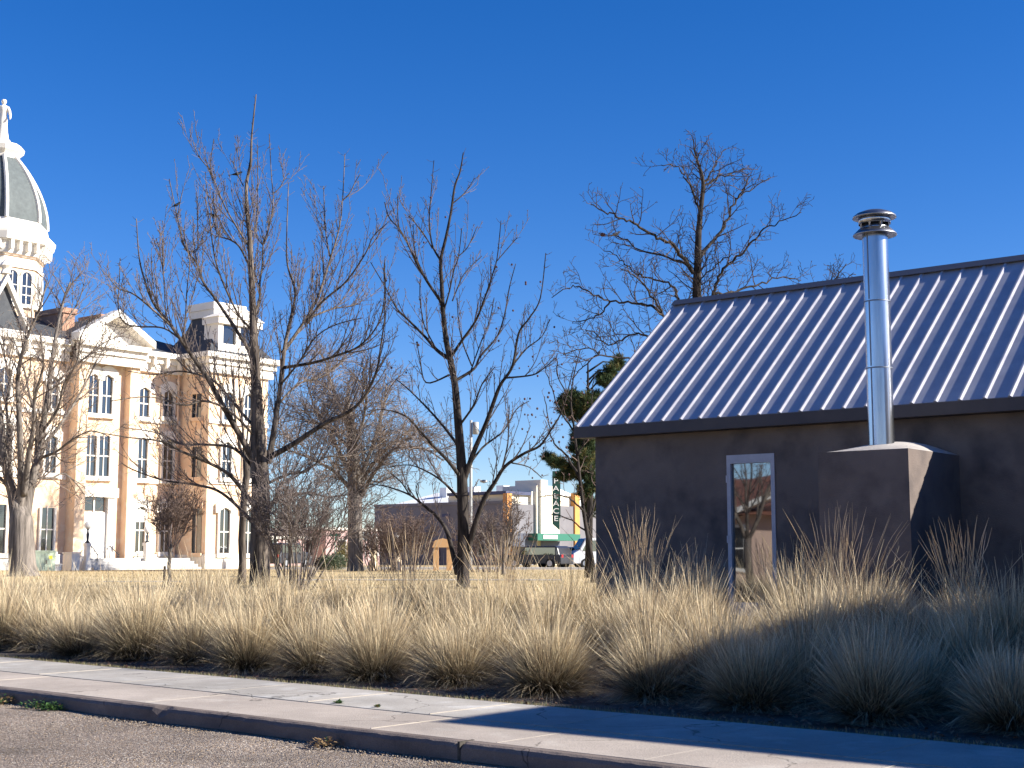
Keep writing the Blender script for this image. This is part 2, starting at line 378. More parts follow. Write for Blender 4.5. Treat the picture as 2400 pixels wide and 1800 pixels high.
# gravel and litter along the gutter: stuff
def scatter(name, label, mats, n, fpos, smin, smax, seed):
    rnd = random.Random(seed); s = MB()
    for i in range(n):
        c = fpos(rnd); r_ = rnd.uniform(smin, smax)
        vs = []
        for dx, dy, dz in ((1, 0, 0), (-1, 0, 0), (0, 1, 0), (0, -1, 0), (0, 0, 1), (0, 0, -1)):
            vs.append((c.x + dx * r_ * rnd.uniform(.6, 1.2), c.y + dy * r_ * rnd.uniform(.6, 1.2), c.z + dz * r_ * rnd.uniform(.4, .8)))
        s.add(vs, [(0, 2, 4), (2, 1, 4), (1, 3, 4), (3, 0, 4), (2, 0, 5), (1, 2, 5), (3, 1, 5), (0, 3, 5)], rnd.randrange(len(mats)))
    return tag(s.build(name, mats), label, kind='stuff')
GR = [mat('gravel_' + c, col, 0.9) for c, col in (('tan', (0.30, 0.22, 0.14)), ('grey', (0.20, 0.18, 0.16)), ('pale', (0.36, 0.31, 0.25)), ('dark', (0.12, 0.10, 0.09)))]
def gutter(rnd):
    q = -abs(rnd.gauss(0, 0.16)) - 0.02; p = rnd.uniform(-9, 6); a = st(p, q); return V((a.x, a.y, 0.008))
scatter('gravel', 'loose tan gravel gathered in the gutter', GR, 7000, gutter, 0.003, 0.010, 2)
def loose(rnd):
    q = -rnd.uniform(0, 4.0); p = rnd.uniform(-9, 6); a = st(p, q); return V((a.x, a.y, 0.004))
scatter('loose_stones', 'scattered small stones lying on the street', GR, 5000, loose, 0.004, 0.011, 8)

# ------------------------------------------------------------------ near house
A = at(1349, 1001, 23.2)                    # upper front corner of the eave, left end
HL = 13.4                                   # length of the roof
PB, RISE = 3.15, 2.51
UP = V((0, 0, 1)); ZV = lambda z: V((0, 0, z))
slope = (-NB * PB + UP * RISE); SL = slope.length; sd = slope.normalized(); snorm = EB.cross(sd).normalized()
if snorm.z < 0: snorm = -snorm
HZ = 0.55
root = V((A.x, A.y, HZ)) - NB * 0.25 + EB * 0.22
house = thing('adobe_house', root, 'low brown adobe house with standing seam metal roof behind the dry grass', 'house')
wf = -0.25                                  # wall plane, measured along NB from the eave edge
def hp(u, v, z): return V((A.x, A.y, 0)) + EB * u + NB * v + ZV(z)
d0, d1 = 2.70, 3.52; DZ0, DZ1 = 0.68, 3.12
WT = A.z - 0.13; WL, WR = 0.22, HL - 0.1
m = MB()
# front wall round the door opening
def wallbox(u0, u1, z0, z1): m.box(hp(u0, wf - 0.35, z0), EB * (u1 - u0), NB * 0.35, ZV(z1 - z0))
wallbox(WL, d0, HZ - .3, WT); wallbox(d1, WR, HZ - .3, WT); wallbox(d0, d1, DZ1, WT); wallbox(d0, d1, HZ - .3, DZ0)
# back wall and gable ends
bd = 2 * PB - 0.25
m.box(hp(WL, -bd - .25, HZ - .3), EB * (WR - WL), NB * 0.3, ZV(WT - HZ + .3))
for u in (WL, WR - 0.35):
    z1 = A.z - 0.12
    poly = [hp(u, wf - .36, HZ - .3), hp(u, -bd + .06, HZ - .3), hp(u, -bd + .06, z1), hp(u, -PB, z1 + RISE - .2), hp(u, wf - .36, z1)]
    m.prism(poly, EB * 0.35)
walls = m.build('wall', M['stucco'], house, root)
# roof: two slopes of pans with seams
m = MB(); TH = 0.05
for sgn in (1, -1):
    if sgn == 1: O = V(A); s_, nn = sd, snorm
    else:
        O = V(A) - NB * 2 * PB; s_ = (NB * PB + UP * RISE).normalized(); nn = s_.cross(EB).normalized(); nn = nn if nn.z > 0 else -nn
    m.box(O - nn * TH, EB * HL, s_ * SL, nn * TH)
    us = [0.012, 0.299] + [0.299 + 0.3435 * i for i in range(1, 40) if 0.299 + 0.3435 * i < HL - .05]
    for u in us:
        Q_ = O + EB * u - nn * .002 - s_ * .003
        m.prism([Q_ - EB * .018, Q_ + EB * .050, Q_ + EB * .022 + nn * .028, Q_ - EB * .006 + nn * .028], s_ * (SL - .05))
roof = m.build('roof', M['roofmetal'], house, root)
m = MB()
R0 = A - NB * PB + UP * RISE
pts = [R0 + sd * -.13 + snorm * .047, R0 + UP * .068, R0 - NB * .105 - UP * .085 + UP * 0.06]
q2 = [R0 - sd * .13 + snorm * .040, R0 + UP * .058, R0 - NB * .10 - UP * .085 + UP * .05]
m.prism([pts[0] - EB * .02, pts[1] - EB * .02, pts[2] - EB * .02, q2[2] - EB * .02, q2[1] - EB * .02, q2[0] - EB * .02], EB * (HL + .04))
m.build('ridge_cap', M['ridge'], roof, root)
m = MB()
m.box(hp(-0.02, -0.005, A.z - 0.185), EB * (HL + .04), NB * 0.03, ZV(0.175))          # front board
m.box(hp(-0.02, wf + .003, A.z - 0.187), EB * (HL + .04), NB * (-wf - .01), ZV(0.02))     # soffit
for u in (-0.025, HL - .01):
    O = hp(u, 0, A.z - .02); m.prism([O - ZV(.165), O - ZV(.03), O - NB * PB + ZV(RISE - .03), O - NB * 2 * PB - ZV(.03), O - NB * 2 * PB - ZV(.165), O - NB * PB + ZV(RISE - .19)], EB * .035)
m.build('fascia', M['fascia'], house, root)
# glass door
fw = 0.065
door = MB()
for (a, b, c, d) in ((d0, d0 + fw, DZ0, DZ1), (d1 - fw, d1, DZ0, DZ1), (d0 + fw, d1 - fw, DZ1 - .13, DZ1), (d0 + fw, d1 - fw, DZ0, DZ0 + .2)):
    door.box(hp(a, wf - 0.08, c), EB * (b - a), NB * 0.095, ZV(d - c))
for z in (DZ1 - .42, DZ0 + 1.1, DZ0 + .3): door.box(hp(d0 - .012, wf + .004, z), EB * .03, NB * .02, ZV(.11))
dr = door.build('glass_door', M['doorframe'], house, root)
gp = MB(); gp.box(hp(d0 + fw - .01, wf - 0.06, DZ0 + .19), EB * (d1 - d0 - 2 * fw + .02), NB * 0.02, ZV(DZ1 - DZ0 - .31))
gp.build('glass_pane', M['doorglass'], dr, root)
# fireplace mass: battered block with a rounded mortar top
FW, f0, f1, FZ = 1.5, 5.09, 6.36, 2.96
m = MB(); NU, NV_ = 16, 24
def ftop(a, b):
    # a across 0..1, b from the wall 0..1 (front)
    return FZ + 0.21 * (1 - abs(2 * a - 1) ** 2.3) * (1 - b ** 2.2) * (1 - (1 - min(1, b * 1.6)) ** 3 * .4) + 0.02 * math.sin(a * 9) * 0
def fpt(a, b, z):
    bat = (FZ - z) * 0.018
    return hp(f0 - bat + a * (f1 - f0 + 2 * bat), wf - .02 + b * (FW - wf + bat), z)
vs = []; 
for i in range(NV_ + 1):
    for jx in range(NU + 1):
        vs.append(fpt(jx / NU, i / NV_, ftop(jx / NU, i / NV_)))
fs = [(i * (NU + 1) + jx, i * (NU + 1) + jx + 1, (i + 1) * (NU + 1) + jx + 1, (i + 1) * (NU + 1) + jx) for i in range(NV_) for jx in range(NU)]
m.add(vs, fs, 1)
ring = [vs[NV_ * (NU + 1) + jx] for jx in range(NU + 1)]
def skirt(top):
    v2 = []; n_ = len(top)
    zs = [0, .33, .66, 1]
    for t in zs:
        for a in top: v2.append(V((a.x, a.y, a.z * (1 - t) + (HZ - .3) * t)))
    return v2, [(r_ * n_ + i, (r_ + 1) * n_ + i, (r_ + 1) * n_ + i + 1, r_ * n_ + i + 1) for r_ in range(3) for i in range(n_ - 1)]
for side in (ring, [vs[i * (NU + 1) + NU] for i in range(NV_, -1, -1)], [vs[i * (NU + 1)] for i in range(0, NV_ + 1)]):
    a, b = skirt(side); m.add(a, b, 0)
fp = m.build('fireplace', [M['stucco'], M['mortar']], house, root)
# flue pipe
pc = on_plane(2066, 1040, A + NB * 0.85, NB); PC = V((pc.x, pc.y, 0)); zt = on_plane(2052, 551, A + NB * 0.85, NB).z
PR = 0.172; z0 = 2.9
m = MB(); H = zt - z0
j1, j2 = z0 + H * 0.40, z0 + H * 0.70
for za, zb in ((z0, j1), (j1, j2), (j2, zt + .1)): m.lathe(PC, [(PR, za), (PR, zb)], 96)
pipe = m.build('flue_pipe', M['steel'], house, root, True)
m = MB()
for z in (j1, j2): m.lathe(PC, [(PR * 1.015, z - .022), (PR * 1.036, z - .020), (PR * 1.036, z - .006), (PR * 1.015, z - .004)], 64)
vd = (V((0, 0, 0)) - PC).normalized(); vr = V((-vd.y, vd.x, 0))     # vertical lock seam on the side facing the street
for (za, zb) in ((z0, j1 - .02), (j1 + .01, j2 - .02), (j2 + .01, zt)):
    c = PC + vd * PR * .80 + vr * (-PR * .60) if vr.x > 0 else PC + vd * PR * .80 + vr * (PR * .60)
    dr_ = (c - PC).normalized(); c = PC + dr_ * (PR * 1.003); tr_ = V((-dr_.y, dr_.x, 0))
    m.box(V((c.x, c.y, za)) - tr_ * .008, tr_ * .016, dr_ * .006, ZV(zb - za))
m.build('pipe_seam', M['seam'], pipe, root)
m = MB()
c = PC
m.lathe(c, [(PR * 1.0, zt + .02), (0.29, zt - .012), (0.296, zt - .004), (0.29, zt + .012), (PR * 1.25, zt + .085), (PR * 1.1, zt + .09)], 64)                                    # lower flange
m.lathe(c, [(PR * .95, zt + .08), (PR * .95, zt + .165), (PR * .9, zt + .165)], 48)
m.lathe(c, [(0.212, zt + .15), (0.216, zt + .15), (0.216, zt + .262), (0.212, zt + .262)], 64, 1)          # wind band
for a in range(8):
    an = a * math.pi / 4 + .2; d_ = V((math.cos(an), math.sin(an), 0)); t_ = V((-d_.y, d_.x, 0))
    m.box(c + d_ * .196 + ZV(zt + .06) - t_ * .014, t_ * .028, d_ * .006, ZV(.25), 1)
m.lathe(c, [(0.19, zt + .248), (0.283, zt + .232), (0.296, zt + .238), (0.288, zt + .262), (0.24, zt + .30), (0.15, zt + .335), (0.05, zt + .348), (0.001, zt + .35)], 64)
m.build('rain_cap', [M['steeldark'], M['steel']], pipe, root, True)

# wing of the same lot to the right, outside the frame: it throws the long shadow over bed and pavement
SH_C = on_plane(1055, 1690, V((0, 0, .157)), V((0, 0, 1)))
t = 11.0
W0 = SH_C + SUN * t
wing = thing('adobe_wing', V((W0.x, W0.y, HZ)), 'plain stucco wing with flat parapet standing right of the metal roofed house', 'building')
m = MB()
m.box(V((W0.x, W0.y, 0.2)), EB * 14, -NB * 5.2, ZV(W0.z - .2))
m.build('wall', M['stucco'], wing, V((W0.x, W0.y, HZ)))
m = MB(); m.box(V((W0.x, W0.y, W0.z + .003)) - EB * .03 + NB * .03, EB * 14.06, -NB * 5.26, ZV(.05)); m.build('coping', M['mortar'], wing, V((W0.x, W0.y, HZ)))
m = MB(); m.box(V((W0.x, W0.y, 1.4)) + EB * 3 + NB * .003, EB * 1.4, NB * .03, ZV(1.3)); wi = m.build('window', M['doorframe'], wing, V((W0.x, W0.y, HZ)))
m = MB(); m.box(V((W0.x, W0.y, 1.48)) + EB * 3.08 + NB * .034, EB * 1.24, NB * .01, ZV(1.14)); m.build('pane', M['doorglass'], wi, V((W0.x, W0.y, HZ)))

# ------------------------------------------------------------------ house across the street (seen in the door glass)
M['pink'] = mat('pink_stucco', (0.62, 0.45, 0.37), 0.9, (0.54, 0.39, 0.32), 1.2, 6, 0.006, 30)
M['white'] = mat('white_trim', (0.78, 0.77, 0.74), 0.6, (0.70, 0.69, 0.66), 3, 5)
M['redroof'] = mat('red_brown_roof', (0.20, 0.085, 0.055), 0.85, (0.13, 0.06, 0.045), 3, 6, 0.02, 10)
M['winglass'] = glass('window_glass', (0.02, 0.021, 0.023), 0.13, 0.004, 1.0, 0.05)
dc = hp((d0 + d1) / 2, wf, 1.6); vdir = (dc - CAM).normalized(); vdir.z = 0; vdir.normalize()
rdir = vdir - 2 * vdir.dot(NB) * NB; rdir.normalize()
hc = V((dc.x, dc.y, 0)) + rdir * 27
# axes: front faces back towards the door
fu = EB; fn = -NB
O = hc - fu * 5.5; O.z = 0
cot = thing('stucco_cottage', V((hc.x, hc.y, 0)), 'pink stucco cottage with white trim and red brown roof across the street', 'house')
cr_ = V((hc.x, hc.y, 0))
m = MB(); m.box(O, fu * 11, -fn * 8, ZV(2.9))
m.prism([O + fu * 5.0 + ZV(2.9) + fn * .0, O + fu * 9.6 + ZV(2.9), O + fu * 7.3 + ZV(3.6)], -fn * 3); m.build('wall', M['pink'], cot, cr_)
m = MB()
m.prism([O - fu * .5 + fn * .5 + ZV(2.95), O - fu * .5 - fn * 4 + ZV(4.5), O - fu * .5 - fn * 8.5 + ZV(2.95)], fu * 12); m.build('roof', M['redroof'], cot, cr_)
m = MB()
m.box(O - fu * .5 + fn * .5 + ZV(2.8), fu * 5.6, fn * .05, ZV(.22)); m.box(O + fu * 9.5 + fn * .5 + ZV(2.8), fu * 2, fn * .05, ZV(.22))
for (a, za, b, zb) in ((4.8, 2.9, 7.3, 3.7), (7.3, 3.7, 9.8, 2.9)):
    m.prism([O + fu * a + fn * .56 + ZV(za), O + fu * b + fn * .56 + ZV(zb), O + fu * b + fn * .56 + ZV(zb + .2), O + fu * a + fn * .56 + ZV(za + .2)], -fn * .6)
m.build('trim', M['white'], cot, cr_)
for a in (1.2, 4.1, 6.6, 9.0):
    m = MB()
    for (x0, x1, zz0, zz1) in ((0, .1, 1.0, 2.6), (1.1, 1.2, 1.0, 2.6), (0.1, 1.1, 2.5, 2.6), (.1, 1.1, 1.0, 1.1), (.1, 1.1, 1.75, 1.8)):
        m.box(O + fu * (a + x0) + fn * .003 + ZV(zz0), fu * (x1 - x0), fn * .06, ZV(zz1 - zz0))
    wn = m.build('window', M['white'], cot, cr_)
    m = MB(); m.box(O + fu * (a + .09) + fn * .001 + ZV(1.09), fu * 1.02, fn * .03, ZV(1.42)); m.build('pane', M['winglass'], wn, cr_)

# ------------------------------------------------------------------ courthouse
EU = V((0.625, 0.781, 0)).normalized(); EV = V((0.781, -0.625, 0)).normalized()
CO = at(336, 1333, 94); CO.z = 0.62
CR = V(CO)
M['peach'] = mat('peach_wall', (0.76, 0.585, 0.415), 0.9, (0.70, 0.48, 0.32), 0.9, 6, 0.01, 10, lo=.3, hi=.7, extra=((0.77, 0.64, 0.49), 2.2, .5, .7))
M['cream'] = mat('cream_trim', (0.80, 0.76, 0.69), 0.8, (0.74, 0.70, 0.63), 1.5, 5)
M['slate'] = mat('slate_roof', (0.065, 0.072, 0.082), 0.75, (0.045, 0.05, 0.06), 2.4, 5, 0.02, 4)
M['domeslate'] = mat('dome_slate', (0.105, 0.125, 0.13), 0.7, (0.08, 0.095, 0.10), 3.0, 6, 0.02, 5)
M['brickch'] = mat('chimney_brick', (0.42, 0.25, 0.17), 0.9, (0.30, 0.17, 0.12), 3, 6)
M['stepc'] = mat('step_concrete', (0.52, 0.50, 0.47), 0.9, (0.44, 0.42, 0.39), 2, 5)
def cw(u, v, z): return CO + EU * u + EV * v + ZV(z)
def cuv(px, py, v):
    P = on_plane(px, py, CO + EV * v, EV); return (P - CO).dot(EU), P.z - CO.z
ch = thing('courthouse', CR, 'peach and white Second Empire courthouse with octagonal dome behind the bare trees', 'courthouse')
wall = MB(); trim = MB(); slate = MB()
UL = cuv(-420, 1200, 0)[0]
UR = cuv(417, 1100, 0)[0]
zc = cuv(417, 872, 0)[1]                          # underside of main cornice
VT = 3.1
ut0 = cuv(483, 1200, VT)[0]; ut1 = cuv(622, 1200, VT)[0]
VB = 0.35; ub0 = cuv(166, 1200, VB)[0]; ub1 = cuv(283, 1200, VB)[0]
wall.box(cw(UL, -22, -.3), EU * (ut1 - UL), EV * 22, ZV(zc + .3))
wall.box(cw(ut0, -.01, -.3), EU * (ut1 - ut0), EV * (VT + .01), ZV(zc + .3))      # corner tower
wall.box(cw(ub0, -.01, -.3), EU * (ub1 - ub0), EV * (VB + .01), ZV(zc + .3))     # central bay
PW = 0.75
for u in (ub0 - PW * .2, ub1):
    wall.box(cw(u, -.01, -.3), EU * PW, EV * (VB + .6), ZV(zc + .3))
# base course, string courses and cornices
def band(u0, u1, v, z0, z1, out, mb=None):
    (mb or trim).box(cw(u0, v - .02, z0), EU * (u1 - u0), EV * (out + .02), ZV(z1 - z0))
basec = MB()
band(UL, ub0 - .3, 0, -.3, 1.0, .18, basec); band(ub1 + PW + .003, ut0 - .003, 0, -.3, 1.0, .18, basec); band(ut0 - .12, ut1 + .12, VT, -.3, 1.0, .14, basec)
basec.box(cw(ut0 - .121, .2, -.3), EU * .125, EV * (VT - .24), ZV(1.28))
basec.build('base_course', M['cream'], ch, CR)
tcn = MB()
for zz in (cuv(360, 1134, 0)[1], cuv(360, 992, 0)[1]):
    band(UL, ub0 - .3, 0, zz, zz + .28, .12); band(ub1 + PW + .003, ut0 - .003, 0, zz, zz + .28, .12); band(ut0, ut1, VT, zz, zz + .28, .12, tcn)
tcn.build('string_course', M['cream'], ch, CR); tcn = MB()
# main cornice in steps with brackets
for (z0_, z1_, o_) in ((zc - .25, zc + .35, .25), (zc + .353, zc + .75, .42), (zc + .753, zc + 1.1, .72)):
    band(UL, ub0 - .45, 0, z0_, z1_, o_); band(ub1 + PW + .3, ut0 - .02, 0, z0_, z1_, o_)
    band(ub0 - .44, ub1 + PW + .29, VB + .6, z0_ + .002, z1_ + .002, o_)
    band(ut0 - o_, ut1 + o_, VT, z0_, z1_ , o_, tcn)
    tcn.box(cw(ut0 - o_, 1.0, z0_), EU * o_, EV * (VT - 1.0 - .03), ZV(z1_ - z0_))
    tcn.box(cw(ut1, -8, z0_), EU * o_, EV * (VT + 8 - .03), ZV(z1_ - z0_))
tcn.build('tower_cornice', M['cream'], ch, CR)
u = UL + .3
while u < ut0 - .5:
    if not (ub0 - 1 < u < ub1 + 1.3): trim.box(cw(u, .41, zc + .05), EU * .2, EV * .26, ZV(.69))
    u += 1.05
# pediment over the central bay
pa = cuv(258, 760, VB + .6); pz = zc + 1.1
pl0, pl1 = ub0 - .7, ub1 + PW + .7; pm = (pl0 + pl1) / 2
ph = max(1.8, pa[1] - pz - .45)
ped = MB()
ped.prism([cw(pl0, -.5, pz), cw(pl1, -.5, pz), cw(pm, -.5, pz + ph)], EV * (VB + .9))
for a, b in ((pl0, pm), (pm, pl1)):
    za = pz if a == pl0 else pz + ph; zb = pz + ph if a == pl0 else pz
    ped.prism([cw(a, VB + .35, za), cw(b, VB + .35, zb), cw(b, VB + .35, zb + .45), cw(a, VB + .35, za + .45)], EV * .9)
ped.build('pediment', M['cream'], ch, CR)
# attic blocks behind cornice and hipped slate roofs
rz = zc + 1.1
def hip(u0, u1, v0, v1, z, h, inset, m_=0):
    a = [cw(u0, v0, z), cw(u1, v0, z), cw(u1, v1, z), cw(u0, v1, z)]
    b = [cw(u0 + inset, v0 + inset, z + h), cw(u1 - inset, v0 + inset, z + h), cw(u1 - inset, v1 - inset, z + h), cw(u0 + inset, v1 - inset, z + h)]
    slate.add(a + b, [(0, 1, 5, 4), (1, 2, 6, 5), (2, 3, 7, 6), (3, 0, 4, 7), (4, 5, 6, 7)], m_)
hip(UL, ut1 - .5, -21.5, .6, rz, 2.2, 6.0)
slate.prism([cw(pl0, -9, pz + .1), cw(pl1, -9, pz + .1), cw(pm, -9, pz + ph + .15)], EV * 9.0)
# corner tower above the cornice: mansard with a crown, broad dormer on the sunny side
tz = rz; tu0, tu1 = ut0 - .3, ut1 + .3; tv1 = VT + .3; tv0 = VT - (ut1 - ut0) - .3
wall.box(cw(ut0, tv0 + .3, zc), EU * (ut1 - ut0), EV * (VT - tv0 - .31), ZV(1.15))
ttop = cuv(520, 700, VT)[1]
hh = ttop - tz - 1.0; ins = 1.7
a = [cw(tu0, tv0, tz), cw(tu1, tv0, tz), cw(tu1, tv1, tz), cw(tu0, tv1, tz)]
rings = [a]
for tt in (.33, .66, 1.0):
    i_ = ins * (1 - (1 - tt) ** 1.6); rings.append([cw(tu0 + i_, tv0 + i_, tz + hh * tt), cw(tu1 - i_, tv0 + i_, tz + hh * tt), cw(tu1 - i_, tv1 - i_, tz + hh * tt), cw(tu0 + i_, tv1 - i_, tz + hh * tt)])
for r0_, r1_ in zip(rings, rings[1:]):
    slate.add(r0_ + r1_, [(0, 1, 5, 4), (1, 2, 6, 5), (2, 3, 7, 6), (3, 0, 4, 7)])
slate.add(rings[-1], [(0, 1, 2, 3)])
crown_ = MB()
crown_.box(cw(tu0 + ins - .15, tv0 + ins - .15, tz + hh), EU * (tu1 - tu0 - 2 * ins + .3), EV * (tv1 - tv0 - 2 * ins + .3), ZV(.5))
crown_.box(cw(tu0 + ins - .25, tv0 + ins - .25, tz + hh + .503), EU * (tu1 - tu0 - 2 * ins + .5), EV * (tv1 - tv0 - 2 * ins + .5), ZV(.5))
crown_.build('tower_crown', M['cream'], ch, CR)
def dormer(c_u, c_v, du, dv, wid, h, name='dormer'):
    """du: unit across, dv: unit outwards"""
    tr = MB(); base = CO + EU * c_u + EV * c_v
    L0 = base - du * (wid / 2) + ZV(tz)
    for x0, x1 in ((0, .42), (wid / 2 - .2, wid / 2 + .2), (wid - .42, wid)): tr.box(L0 + du * x0 - dv * 1.4, du * (x1 - x0), dv * 1.5, ZV(h))
    tr.box(L0 - dv * 1.4, du * wid, dv * 1.52, ZV(.75)); tr.box(L0 + ZV(h) - du * .2 - dv * 1.4, du * (wid + .4), dv * 1.75, ZV(.45))
    tr.prism([L0 + ZV(h + .45) - du * .3 - dv * 1.4, L0 + ZV(h + .45) + du * (wid + .3) - dv * 1.4, L0 + ZV(h + 1.35) + du * (wid / 2) - dv * 1.4], dv * 1.85)
    d_ = tr.build(name, M['cream'], ch, CR)
    gl = MB()
    for x0, x1 in ((.42, wid / 2 - .2), (wid / 2 + .2, wid - .42)): gl.box(L0 + du * (x0 - .01) + ZV(.74) - dv * .15, du * (x1 - x0 + .02), dv * .08, ZV(h - .73))
    gl.build('pane', M['winglass'], d_, CR)
dormer(ut0 + 2.35, VT - .03, EU, EV, 3.5, hh * .74)
# left side steep gable (near the dome)
ga = cuv(8, 655, .4); gl_, gr_ = cuv(-38, 770, .4)[0], cuv(57, 775, .4)[0]; gzb = cuv(30, 772, .4)[1]
slate.prism([cw(gl_, -5, gzb), cw(gr_, -5, gzb), cw((gl_ + gr_) / 2, -5, ga[1])], EV * 5.2)
gtrim = MB(); gtrim.box(cw(gl_ - .3, -5, rz), EU * (gr_ - gl_ + .6), EV * 5.3, ZV(gzb - rz))
gm = (gl_ + gr_) / 2
for a, za, b, zb in ((gl_ - .25, gzb, gm, ga[1]), (gm, ga[1], gr_ + .25, gzb)):
    gtrim.prism([cw(a, .2, za - .1), cw(b, .2, zb - .1), cw(b, .2, zb + .4), cw(a, .2, za + .4)], EV * .35)
gtrim.lathe(cw(gm, .3, ga[1] + .3), [(0.0, 0), (.35, .1), (.2, .4), (.4, .6), (.15, .9), (0.01, 1.2)], 10)
gtrim.build('gable', M['cream'], ch, CR)
trim.build('cornice', M['cream'], ch, CR); slate.build('roof', M['slate'], ch, CR); wall.build('wall', M['peach'], ch, CR)
# chimneys
for (x0, x1, yt, vv, dv_) in ((148, 166, 722, -2.2, 3.0), (238, 256, 738, -3.5, 2.4)):
    a0, zt_ = cuv(x0, yt, vv); a1, _ = cuv(x1, yt, vv)
    c_ = MB(); c_.box(cw(a0, vv - .0, rz - .5), EU * .9, EV * .01 - EV * dv_, ZV(zt_ - rz + .2)); c_.box(cw(a0 - .12, vv + .12, zt_ - .3), EU * 1.14, -EV * (dv_ + .24), ZV(.35))
    c_.build('chimney', M['brickch'], ch, CR)
# windows of the facade
def cwin(x0, x1, yt, yb, v, hood=True, blind=False, side=None):
    u0, zt_ = cuv(x0, yt, v); u1, zb_ = cuv(x1, yb, v)
    _, zt2 = cuv((x0 + x1) / 2, yt, v); _, zb2 = cuv((x0 + x1) / 2, yb, v); zt_, zb_ = zt2, zb2
    f_ = MB(); wd = u1 - u0; fr = .11
    f_.box(cw(u0 - .22, v + .003, zb_ - .3), EU * (wd + .44), EV * .28, ZV(.28))            # sill
    for a, b in ((u0 - .12, u0 + .02), (u1 - .02, u1 + .12)): f_.box(cw(a, v + .003, zb_), EU * (b - a), EV * .16, ZV(zt_ - zb_))
    if hood:
        poly = []
        for i in range(9):
            t_ = i / 8; poly.append(cw(u0 - .35 + t_ * (wd + .7), v + .003, zt_ + .42 + .38 * math.sin(math.pi * t_)))
        poly = [cw(u0 - .35, v + .003, zt_ - .15)] + poly + [cw(u1 + .35, v + .003, zt_ - .15), cw(u1 + .02, v + .003, zt_ - .15), cw(u1 + .02, v + .003, zt_), cw((u0 + u1) / 2, v + .003, zt_ + .22), cw(u0 - .02, v + .003, zt_), cw(u0 - .02, v + .003, zt_ - .15)]
        f_.prism(poly, EV * .22)
    f_.box(cw((u0 + u1) / 2 - .03, v + .012, zb_), EU * .06, EV * .05, ZV(zt_ - zb_ + .1)); f_.box(cw(u0 + .02, v + .012, (zb_ + zt_) / 2 - .04), EU * (wd - .04), EV * .047, ZV(.08))
    wn_ = f_.build('window', M['cream'], ch, CR)
    p_ = MB(); p_.prism([cw(u0, v + .002, zb_), cw(u1, v + .002, zb_), cw(u1, v + .002, zt_), cw((u0 + u1) / 2, v + .002, zt_ + (.2 if hood else 0)), cw(u0, v + .002, zt_)], EV * .015)
    p_.build('pane', M['winglass'], wn_, CR)
    if blind:
        b_ = MB(); b_.box(cw(u0 + .03, v + .06, zt_ - (zt_ - zb_) * .3), EU * (wd - .06), EV * .02, ZV((zt_ - zb_) * .3 - .02)); b_.build('blind', M['white'], wn_, CR)
for x0, x1, yt, yb, v, hd, bl in (
    (-6, 22, 868, 930, 0, 1, 0), (108, 133, 890, 957, 0, 1, 0), (-4, 24, 998, 1092, 0, 1, 0), (104, 128, 1027, 1108, 0, 1, 0), (-22, 9, 1182, 1296, 0, 0, 0), (95, 122, 1190, 1292, 0, 0, 0),
    (205, 228, 884, 968, VB, 1, 0), (237, 260, 886, 970, VB, 1, 0), (198, 222, 1020, 1115, VB, 0, 0), (230, 253, 1022, 1116, VB, 0, 0),
    (324, 347, 915, 977, 0, 1, 0), (382, 404, 922, 977, 0, 1, 0), (321, 342, 1032, 1121, 0, 1, 0), (380, 402, 1038, 1123, 0, 1, 0), (315, 336, 1194, 1292, 0, 1, 1), (374, 395, 1197, 1293, 0, 1, 0),
    (522, 544, 926, 985, VT, 1, 0), (570, 589, 930, 987, VT, 1, 0), (518, 539, 1043, 1119, VT, 1, 0), (570, 589, 1046, 1121, VT, 1, 0), (512, 535, 1197, 1296, VT, 1, 0), (571, 589, 1200, 1297, VT, 1, 0)):
    cwin(x0, x1, yt, yb, v, hd, bl)
# windows on the shaded side of the tower
for (yt, yb) in ((925, 978), (1048, 1118), (1192, 1296)):
    P_ = CO + EU * ut0; a0 = on_plane(452, yt, P_, EU); a1 = on_plane(471, yb, P_, EU)
    v0 = (a0 - CO).dot(EV); v1 = (a1 - CO).dot(EV); zt_ = a0.z - CO.z; zb_ = a1.z - CO.z
    f_ = MB()
    f_.box(cw(ut0 - .2, v0 - .2, zb_ - .25), EU * .2, EV * (v1 - v0 + .4), ZV(.25)); f_.box(cw(ut0 - .15, v0 - .2, zt_), EU * .15, EV * (v1 - v0 + .4), ZV(.4))
    f_.box(cw(ut0 - .06, (v0 + v1) / 2 - .03, zb_), EU * .05, EV * .06, ZV(zt_ - zb_)); wn_ = f_.build('window', M['peach'], ch, CR)
    p_ = MB(); p_.box(cw(ut0 - .03, v0, zb_), EU * .028, EV * (v1 - v0), ZV(zt_ - zb_)); p_.build('pane', M['winglass'], wn_, CR)
# drain pipe in the corner
dp = MB(); a = cw(ut0 - .35, .25, .2); dp.tube([a, a + ZV(zc - .4)], .07, 8); dp.build('drain_pipe', M['peach'], ch, CR)
